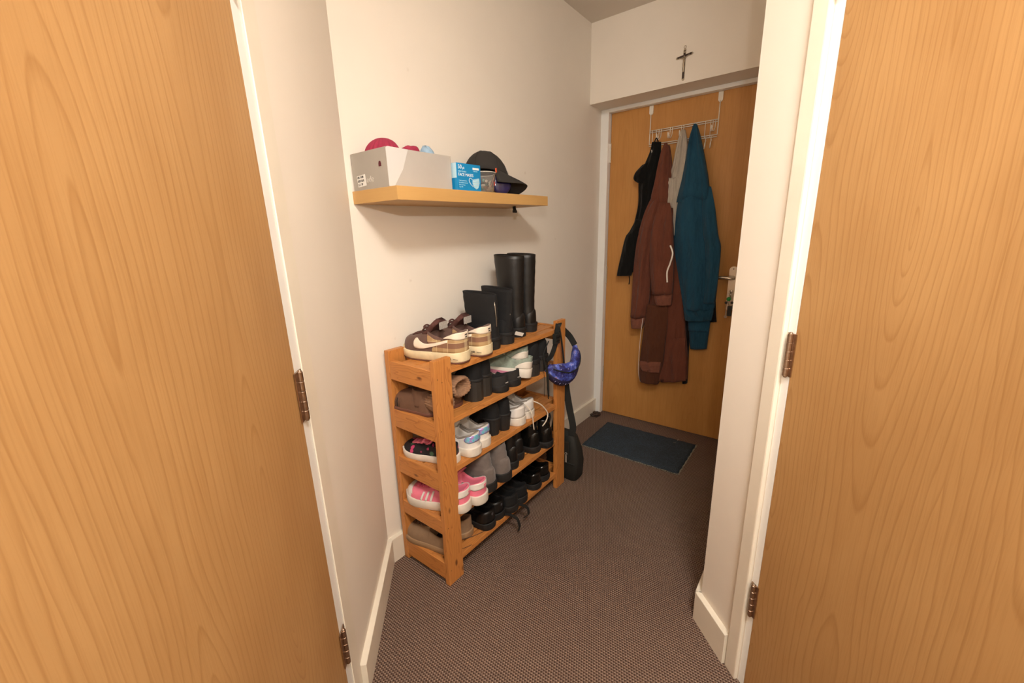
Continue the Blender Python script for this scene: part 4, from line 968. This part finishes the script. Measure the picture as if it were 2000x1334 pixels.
# maroon ribbed beanie and blue cloth inside the box
m_mar = plain('maroon_knit', '9b2a45', .9, bump=.4, bscale=200)
def blob(name, prof, mat, parent, rib=0, ribd=0., n=48, sx=1, sy=1, lean=(0, 0)):
    rings = []
    for r, z in prof:
        f = z/prof[-1][1] if prof[-1][1] else 0
        rings.append([((r+ribd*math.cos(rib*2*PI*k/n)*min(1, r*20))*sx*math.cos(2*PI*k/n)+lean[0]*f, (r+ribd*math.cos(rib*2*PI*k/n)*min(1, r*20))*sy*math.sin(2*PI*k/n)+lean[1]*f, z) for k in range(n)])
    V, Fc = loft(rings); return mk(name, V, Fc, mat, parent, True)
bn = prop(empty('beanie', (.072, -1.552, bz+.004)), 'maroon ribbed knitted hat bulging out of the grey shoe box', 'hat')
pr = [(.045, .0), (.052, .03), (.055, .08), (.054, .105), (.048, .124), (.036, .140), (.020, .150), (.003, .154)]
q = crom([(a, b, 0) for a, b in pr], 3); blob('crown', [(p[0], p[1]) for p in q], m_mar, bn, 22, .0022, 132, 1.05, 1.0, (.0, .018))
kn = MB(); 
for k in range(5):
    a = k*1.1; kn.add(*tube_vf(crom([(.05, .040+.007*k, .108), (.066+.008*math.cos(a), .050+.009*k, .117+.005*math.sin(a)), (.082, .060+.007*k, .108)], 4), .008, 8))
kn.add(*tube_vf(crom([(.03, .02, .10), (.055, .045, .110), (.070, .065, .118), (.075, .082, .121), (.07, .095, .114)], 4), .009, 8)); kn.build('scrunched_cuff', m_mar, bn, True)
bc = prop(empty('blue_cloth', (.13, -1.400, bz+.004)), 'pale blue scrap of cloth poking out of the shoe box', 'cloth')
m_blue = plain('pale_blue_cloth', '93adc2', .85, var=.15, vscale=60)
rings = []
for i, (r, z) in enumerate([(.020, 0), (.030, .04), (.032, .08), (.028, .114), (.020, .127), (.009, .136), (.001, .138)]):
    rings.append([((r+.004*math.sin(3*a+i))*math.cos(a), (r*.9+.004*math.cos(4*a-i))*math.sin(a)-.01*(i/6), z+.004*math.sin(2*a+i)) for a in np.linspace(0, 2*PI, 24, endpoint=False)])
mk('crumpled_cloth', *loft(rings), m_blue, bc, True)
# box of face masks
m_mb = plain('mask_box_blue', '1389c4', .35); m_mbl = plain('mask_box_pale', 'bfe0ee', .35); m_wp = plain('white_print', 'f2f4f4', .5); m_lb = plain('pale_blue_print', 'a9d8ea', .5)
fx = .205; my0, my1 = -1.345, -1.224; mz = sz(-1.29)+.0003; mh = .090
mb_ = prop(empty('mask_box', (fx, (my0+my1)/2, mz), (math.atan(SL), 0, 0)), 'bright blue box of disposable face masks standing on the wall shelf', 'box'); hw_ = (my1-my0)/2
box('carton', (-.085, -hw_, 0), (0, hw_, mh), m_mb, mb_, .0008)
box('side_panel', (-.084, -hw_-.0006, .042), (-.001, -hw_+.0002, mh-.001), m_mbl, mb_)
tx = lambda n, s_, sz_, y, z, m, **k: text(n, s_, sz_, m, mb_, (.0004, -hw_+y, z), (0, 1, 0), (0, 0, 1), **k)
tx('lettering', '50', .019, .006, .0715, m_wp); tx('lettering', 'pk', .011, .028, .0715, m_wp); tx('lettering', 'DISPOSABLE', .0075, .006, .0605, m_lb); tx('lettering', 'FACE MASKS', .0135, .006, .0485, m_wp)
for k, s_ in enumerate(('3 layer protection', 'Breathable material', 'Soft ear loops', 'Type IIR')): tx('lettering', s_, .0055, .008, .032-.0068*k, m_lb)
box('brand_panel', (.0, -hw_+.080, .0725), (.0008, -hw_+.112, .0795), m_wp, mb_); tx('lettering', 'ONE SIZE', .0052, .083, .066, m_lb)
V, Fc = extrude([(.016, .040), (.050, .046), (.052, .030), (.044, .013), (.034, .008), (.022, .014), (.015, .026)], .0012, 'x'); o = mk('mask_picture', V, Fc, m_lb, mb_); o.location = (.0002, .0, 0)
for k in range(3): tube('mask_pleat', [(.0016, .018, .034-.007*k), (.0016, .034, .036-.007*k), (.0016, .050, .037-.007*k)], .0006, m_wp, mb_, 5)
tube('mask_loop', [(.0008, .017, .039), (.0008, .004, .044), (.0008, -.002, .036), (.0008, .006, .024), (.0008, .018, .016)], .0009, m_wp, mb_, 6, sub=5)
# clear plastic pot of odds and ends
tg = NT('clear_plastic'); tg.b.inputs['Transmission Weight'].default_value = .92; tg.b.inputs['Roughness'].default_value = .06; tg.b.inputs['IOR'].default_value = 1.25; tg.b.inputs['Base Color'].default_value = (.95, .93, .9, 1)
py, pz = -1.170, sz(-1.17)
pt = prop(empty('plastic_pot', (.170, py, pz+.0003)), 'clear plastic pot of trinkets between mask box and cap', 'pot')
V, Fc = lathe([(.036, 0), (.038, .001), (.046, .070), (.0475, .0715), (.0475, .0735), (.0450, .0735), (.0438, .069), (.0362, .0025), (.001, .002)], 28); mk('cup', V, Fc, tg.m, pt, True)
tube('rim', [(.0465*math.cos(a), .0465*math.sin(a), .0725) for a in np.linspace(0, 2*PI, 33)], .0013, plain('white_rim', 'e6e0d6', .4), pt, 6)
random.seed(4)
m_cols = [plain('trinket_grey', '6d6862', .5), plain('trinket_white', 'd6d0c8', .5), plain('trinket_teal', '6b9a92', .5), plain('trinket_brown', '6e5242', .6), plain('trinket_dark', '3b3a36', .6)]
for k in range(13):
    a = random.uniform(0, 2*PI); r = random.uniform(.004, .024); z = .008+.0035*k
    c = Vector((r*math.cos(a), r*math.sin(a), z)); d = Vector((random.uniform(-.009, .009), random.uniform(-.009, .009), random.uniform(-.004, .008)))
    tube('trinket', [c-d, c, c+d], [.0035, .006, .003], m_cols[k % 5], pt, 7)
m_or = plain('orange_plastic', 'ef6238', .5)
tube('orange_stick', [(.016, .020, .02), (.022, .034, .055), (.028, .042, .078)], .0014, plain('pink_straw', 'd89a86', .6), pt, 6); o = box('orange_flag', (-.001, -.009, -.007), (.001, .007, .009), m_or, pt, .0006); o.location = (.0285, .043, .083); o.rotation_euler = (.2, 0, .4)
box('red_tab', (.033, .018, .028), (.035, .026, .042), plain('red_plastic', 'c8412c', .5), pt, .0005)
# dark blue tub on its side
tu = prop(empty('round_tub', (.165, -1.058, sz(-1.058)+.0405)), 'navy lidded cream tub lying on its side under the cap', 'tub')
V, Fc = lathe([(.036, -.055), (.038, -.053), (.038, -.012)], 28); o = mk('tub_body', V, Fc, plain('cream_plastic', 'e2d6bf', .4), tu, True)
V2, F2 = lathe([(.039, -.014), (.040, -.012), (.040, .006), (.038, .010), (.026, .014), (.010, .0155), (.001, .016)], 28); o2 = mk('tub_lid', V2, F2, plain('navy_gloss', '221d4d', .18, coat=.5), tu, True)
for o_ in (o, o2): o_.rotation_euler = (0, PI/2, -.55)
# baseball cap
m_cap = plain('charcoal_cap_cotton', '2b2724', .9, bump=.3, bscale=500); m_capin = plain('cap_lining', '16131a', .9)
ca = prop(empty('baseball_cap', (.092, -1.062, sz(-1.05)+.066)), 'charcoal baseball cap with white badge leaning beside the mask box', 'cap')
ca.rotation_euler = (-.40, .10, math.radians(42))                   # local +x = peak
rings = []
for i in range(10):
    a = PI/2*i/9; r = .092*math.cos(a)**1.05; z = .115*math.sin(a)
    rings.append([(r*1.0*math.cos(2*PI*k/36)-(.012*(z/.115)), r*.86*math.sin(2*PI*k/36), z) for k in range(36)])
rin = [[(x*.96, y*.96, z*.96) for x, y, z in r] for r in rings]
V, Fc = loft(rings, cap=False); Vi, Fi = loft(rin, cap=False); m = MB().add(V, Fc).add(Vi, Fi); n = 36
m.F += [(k, (k+1) % n, len(V)+(k+1) % n, len(V)+k) for k in range(n)]; m.build('crown', m_cap, ca, True)
for k in range(6):
    b = 2*PI*k/6; tube('panel_seam', [((.092*math.cos(a)**1.05+.0006)*math.cos(b)-.012*math.sin(a), (.092*math.cos(a)**1.05+.0006)*.86*math.sin(b), .1155*math.sin(a)) for a in np.linspace(0, 1.5, 12)], .0009, m_cap, ca, 5)
V, Fc = lathe([(.007, 0), (.0065, .003), (.003, .005)], 14); o = mk('button', V, Fc, m_cap, ca, True); o.location = (-.012, 0, .114)
V = []; Fc = []; nr, na = 7, 24
for i in range(nr):
    f = i/(nr-1)
    for k in range(na+1):
        b = math.radians(-72+144*k/na); r0x, r0y = .091*math.cos(b), .0785*math.sin(b)
        ext = .078*math.cos(b*1.18)**.7 if abs(b) < 1.32 else 0
        V.append((r0x+ext*f, r0y*(1+.02*f), .004-.020*f*f*abs(math.cos(b))-.052*(r0y/.0785)**2*f))
for i in range(nr-1):
    for k in range(na): a = i*(na+1)+k; Fc.append((a, a+1, a+na+2, a+na+1))
o = mk('peak', V, Fc, m_cap, ca, True); so = o.modifiers.new('thick', 'SOLIDIFY'); so.thickness = .003
bm_ = plain('white_badge_print', 'd8d2ca', .6)
def capfront(u, v, off=.0012):
    a = math.asin(min(.98, v/.115)); r = .092*math.cos(a)**1.05+off; return (r*math.cos(u)-.012*(v/.115), r*.86*math.sin(u), v)
fr = [capfront(u, .026) for u in np.linspace(-.42, .42, 9)]+[capfront(.42, v) for v in np.linspace(.026, .062, 6)]+[capfront(u, .062) for u in np.linspace(.42, -.42, 9)]+[capfront(-.42, v) for v in np.linspace(.062, .026, 6)]
tube('badge_border', fr, .0011, bm_, ca, 5)
for u0, v0, s_ in ((-.22, .050, .2), (.04, .046, .22), (-.10, .038, .24)): tube('badge_lettering', [capfront(u0+s_*k/5, v0+.005*math.sin(2.5*k)) for k in range(6)], .0013, bm_, ca, 5)
st = prop(empty('black_strap', (.150, -.955, 1.3805)), 'short black strap end hanging under the wall shelf', 'strap')
ribbon('webbing', [(0, 0, .0), (.0, .001, -.008), (.002, .002, -.020)], .018, .004, m_lace, st, (0, 1, 0), 3); box('strap_end', (-.003, -.009, -.026), (.005, .013, -.016), m_fob, st, .001)

# ------------------------------------------------------------------ bags on the far post
m_web = plain('black_webbing', '1a1c1a', .7, bump=.3, bscale=300); m_buck = plain('black_buckle_plastic', '232523', .4)
def galaxy():
    t = NT('galaxy_print'); o = t.coord(); f = t.noise(o, 26, 4, .65); g = t.noise(o, 80, 2)
    c = t.ramp(f, [(.34, lin('171330')), (.46, lin('2c2a6e')), (.56, lin('4a5cb8')), (.64, lin('8f9ade')), (.70, lin('b06a86')), (.78, lin('2a2050'))])
    st_ = t.ramp(g, [(.66, (0,)*3), (.72, (1,)*3)]); t.l(t.mix(t.math('MULTIPLY', st_, .5), c, lin('d6d8f2')), t.b.inputs['Base Color']); t.b.inputs['Roughness'].default_value = .55; return t.m
m_gal = galaxy(); m_navy = plain('dark_navy_nylon', '1d1838', .6, var=.3, vscale=60)
bb = prop(empty('bum_bag', (.300, -.79, .675)), 'blue galaxy-print bum bag with black strap hung on the rack post', 'bag')
rings = []                                                         # crescent pouch: rings along its length
path = crom([(-.022, -.108, -.005), (.002, -.075, -.032), (.022, -.025, -.052), (.030, .028, -.040), (.026, .066, .004), (.008, .092, .058)], 5); N = len(path)
for i, p in enumerate(path):
    f = i/(N-1); s_ = math.sin(PI*min(.97, max(.03, f)))**.55; a_, b_ = (.062-.016*f)*s_+.004, .024*s_+.003
    t_ = Vector(path[min(i+1, N-1)]-path[max(i-1, 0)]).normalized(); up_ = (Vector((.25, 0, 1))-t_*t_.dot(Vector((.25, 0, 1)))).normalized(); ou = t_.cross(up_)
    rings.append([Vector(p)+up_*(a_*math.copysign(abs(math.cos(b))**.8, math.cos(b)))+ou*(b_*math.sin(b)) for b in np.linspace(0, 2*PI, 20, endpoint=False)])
pch = mk('pouch', *loft(rings), m_gal, bb, True)
zp = [r[3 if (r[4]-r[14]).x > 0 else 13]*.5+r[4 if (r[4]-r[14]).x > 0 else 14]*.5 for r in rings]
def outside(r, k): return r[(5+k) % 20] if (r[5]-r[15]).x > 0 else r[(15-k) % 20]
tube('zip', [outside(r, -1)+Vector((.002, 0, 0)) for r in rings[2:-2]], .003, m_web, bb, 6)
lo = MB(); V = []; Fc = []
for r in rings[2:-3]: V += [outside(r, k)+(outside(r, k)-sum((Vector(v) for v in r), Vector())/20)*.04 for k in (1, 2, 3, 4)]
for i in range(len(rings[2:-3])-1):
    for k in range(3): a = i*4+k; Fc.append((a, a+1, a+5, a+4))
o = mk('front_pocket', V, Fc, m_navy, bb, True); so = o.modifiers.new('thick', 'SOLIDIFY'); so.thickness = .002
m_lil = plain('pale_lilac_print', 'b9b0d8', .6); sc_ = rings[5:-9]
for j in range(len(sc_)-1):
    p0, p1 = outside(sc_[j], 2), outside(sc_[j], 3)
    tube('lettering', [p0+Vector((.0012, 0, 0)), (p0+p1)/2+Vector((.0018, .003*(-1)**j, 0)), p1+Vector((.0012, .002, 0))], .0012, m_lil, bb, 5)
ribbon('strap', [(.005, .098, .060), (-.010, .075, .105), (-.020, .045, .135), (-.030, .020, .160), (-.034, .0, .178)], .030, .003, m_web, bb, (.3, .6, .5))
ribbon('strap', [(-.034, .0, .178), (-.018, -.015, .186), (-.008, -.040, .180), (-.006, -.055, .15), (-.006, -.065, .10), (-.012, -.090, .05), (-.024, -.112, .028)], .026, .003, m_web, bb, (.3, 1, 0))
box('buckle', (-.014, -.078, .100), (.004, -.040, .150), m_buck, bb, .003)
for z_ in (.112, .128): box('buckle_slot', (.003, -.074, z_), (.0055, -.044, z_+.007), plain('slot_black', '0b0b0a', .6), bb)
ribbon('strap_tail', [(-.004, -.035, .175), (.002, -.022, .10), (.004, -.010, .03), (.002, .0, -.01)], .012, .002, m_web, bb, (0, 1, 0))
tube('cord', [(-.02, -.10, .12), (-.025, -.135, .06), (-.02, -.12, -.02), (-.022, -.10, -.16)], .0024, m_web, bb, 6, sub=4)
# black shoulder bag on the floor by the rack end
m_nyl = plain('black_nylon', '16150f', .75, bump=.2, bscale=400, var=.1, vscale=30)
sb = prop(empty('shoulder_bag', (.24, -.675, 0)), 'slim black nylon shoulder bag standing on the carpet by the rack end', 'bag')
rings = []
for z, x0, x1, y0, y1 in ((.001, -.085, .085, -.045, .045), (.012, -.095, .098, -.052, .05), (.10, -.095, .105, -.050, .048), (.17, -.09, .095, -.040, .04), (.235, -.08, .07, -.028, .03), (.262, -.07, .045, -.016, .018)):
    rings.append([((x0+x1)/2+(x1-x0)/2*math.copysign(abs(math.cos(a))**.45, math.cos(a)), (y0+y1)/2+(y1-y0)/2*math.copysign(abs(math.sin(a))**.45, math.sin(a)), z+.004*math.sin(3*a)) for a in np.linspace(0, 2*PI, 32, endpoint=False)])
mk('body', *loft(rings), m_nyl, sb, True)
box('flap', (-.08, -.056, .12), (.06, -.046, .225), m_nyl, sb, .004); tube('zip', [(-.08, -.055, .105), (.09, -.054, .105)], .0022, m_web, sb, 6)
tag_ = box('zip_pull', (.042, -.062, .110), (.050, -.058, .150), plain('pale_metal', 'c9c2b4', .4, .6), sb, .001); tube('zip_pull_ring', [(.046+.006*math.cos(a), -.061, .160+.006*math.sin(a)) for a in np.linspace(0, 2*PI, 15)], .0016, plain('pale_metal', 'c9c2b4', .4, .6), sb, 6)
ribbon('strap', [(.052, -.02, .245), (.062, -.020, .30), (.050, -.035, .40), (.040, -.055, .52), (.036, -.066, .62)], .034, .003, m_web, sb, (.85, .5, 0))
ribbon('strap', [(-.065, .0, .25), (-.02, -.03, .40), (.02, -.06, .56), (.036, -.066, .62)], .03, .003, m_web, sb, (.85, .5, 0))

# ------------------------------------------------------------------ floor mat and bits by the door
def matm():
    t = NT('navy_mat_pile'); o = t.coord(); f = t.noise(o, 420, 3, .7); g = t.noise(o, 9, 4, .6)
    c = t.ramp(f, [(.32, lin('161d23')), (.52, lin('2f3d48')), (.72, lin('66798a'))]); t.l(t.mix(t.math('MULTIPLY', t.ramp(g, [(.4, (0,)*3), (.7, (1,)*3)]), .4), c, lin('20272c')), t.b.inputs['Base Color'])
    t.b.inputs['Roughness'].default_value = .95; t.bump(f, .9, .006); return t.m
mt = prop(empty('door_mat', (.457, -.155, 0)), 'dark navy ribbed door mat with frayed pale edges on the carpet', 'mat'); mt.rotation_euler = (0, 0, .012)
V = []; nx, ny = 40, 26
for i in range(nx+1):
    for j in range(ny+1):
        x, y = -.284+.568*i/nx, -.190+.38*j/ny; e = min(i, nx-i, j, ny-j)
        V.append((x+.0015*math.sin(j*1.7), y+.0015*math.sin(i*1.3), (.0095 if e else .004)+.0006*math.sin(i*2.3+j*1.1)))
Fc = [(i*(ny+1)+j, (i+1)*(ny+1)+j, (i+1)*(ny+1)+j+1, i*(ny+1)+j+1) for i in range(nx) for j in range(ny)]
pile = mk('pile', V, Fc, matm(), mt, True); so = pile.modifiers.new('thick', 'SOLIDIFY'); so.thickness = .0035; so.offset = -1
box('backing', (-.287, -.193, .0003), (.287, .193, .0045), plain('mat_backing', '3a3833', .9), mt)
fr = MB(); random.seed(9)
def fringe(p, d):
    q = Vector(p); fr.add(*tube_vf([q, q+Vector((d[0]+random.uniform(-.003, .003), d[1]+random.uniform(-.003, .003), -.002))], .0009, 4))
for k in range(190):
    x = -.284+.568*k/189; fringe((x, -.188, .006), (0, -.009)); 
    if k % 7 == 0: fringe((x, .188, .006), (0, .006))
for k in range(120):
    y = -.19+.38*k/119; fringe((.282, y, .006), (.008, 0))
    if k % 6 == 0: fringe((-.282, y, .006), (-.006, 0))
o = fr.build('frayed_edge', plain('pale_jute_thread', 'a09884', .9), mt); o['kind'] = 'stuff'
thd = prop(empty('thread', (.622, -.012, .0105)), 'bent white thread lying on the navy door mat', 'thread'); tube('strand', [(-.012, -.008, .001), (.012, -.002, .001), (.013, .05, .001)], .0016, plain('white_cord', 'e4dccf', .8), thd, 6)
ml = prop(empty('metal_wedge', (.045, .095, 0)), 'small tarnished metal fittings lying on the carpet by the door jamb', 'fittings')
m_tar = plain('tarnished_metal', '4a3a30', .5, .5, var=.3, vscale=90); random.seed(3)
for k in range(5):
    a = random.uniform(0, 2*PI); c = Vector((-.012+.014*(k % 3), -.022+.013*k, .010+.003*(k % 2)))
    tube('fitting', [c+Vector((.013*math.cos(a+b), .011*math.sin(a+b), .002*math.sin(3*b))) for b in np.linspace(0, 5.4, 14)], .006, m_tar, ml, 7)
box('bracket', (-.02, -.03, .0004), (.026, .034, .007), m_tar, ml, .002)

# ------------------------------------------------------------------ details that belong to a part hang under that part
SUBPARTS = dict(sticker_text='size_sticker', brand_panel='carton', lettering='carton', mask_picture='carton', mask_pleat='mask_picture_', sole_mark='midsole', sole_line='midsole',
                heel_mark='heel_tab', size_tag='tongue', heel_badge='upper', heel_tab='upper', stripe='upper', toe_cap='upper', side_stripe='upper', quarter_panel='upper', collar_panel='upper_', buckle_slot='buckle',
                button='crown', panel_seam='crown', badge_border='crown', badge_lettering='crown', rim='cup', zip_pull='zip', zip_pull_ring='zip', sole_ridge='sole', toe_pleat='upper', stud='upper',
                front_pocket='pouch', cuff='sleeve_', foam_insert='midsole', end_cap='upright_edge', title_plate='upright_inlay', hook_stem='rail_')
base = lambda o: o.name.split('.')[0]
kids = {}
for o in list(bpy.data.objects):
    if o.parent and o.parent.type == 'EMPTY': kids.setdefault(o.parent, []).append(o)
moved = set()
def adopt(child, parent):
    child.parent = parent; child.matrix_parent_inverse = parent.matrix_basis.inverted(); moved.add(child)
for root, ch in kids.items():
    by = {}
    for c in ch: by.setdefault(base(c), []).append(c)
    for c in ch:
        p = SUBPARTS.get(base(c))
        if not p or p not in by: continue
        q = by[p][0]
        if p in SUBPARTS and SUBPARTS[p] in by: q = by[SUBPARTS[p]][0]   # never deeper than thing > part > sub-part
        if q is not c: adopt(c, q)
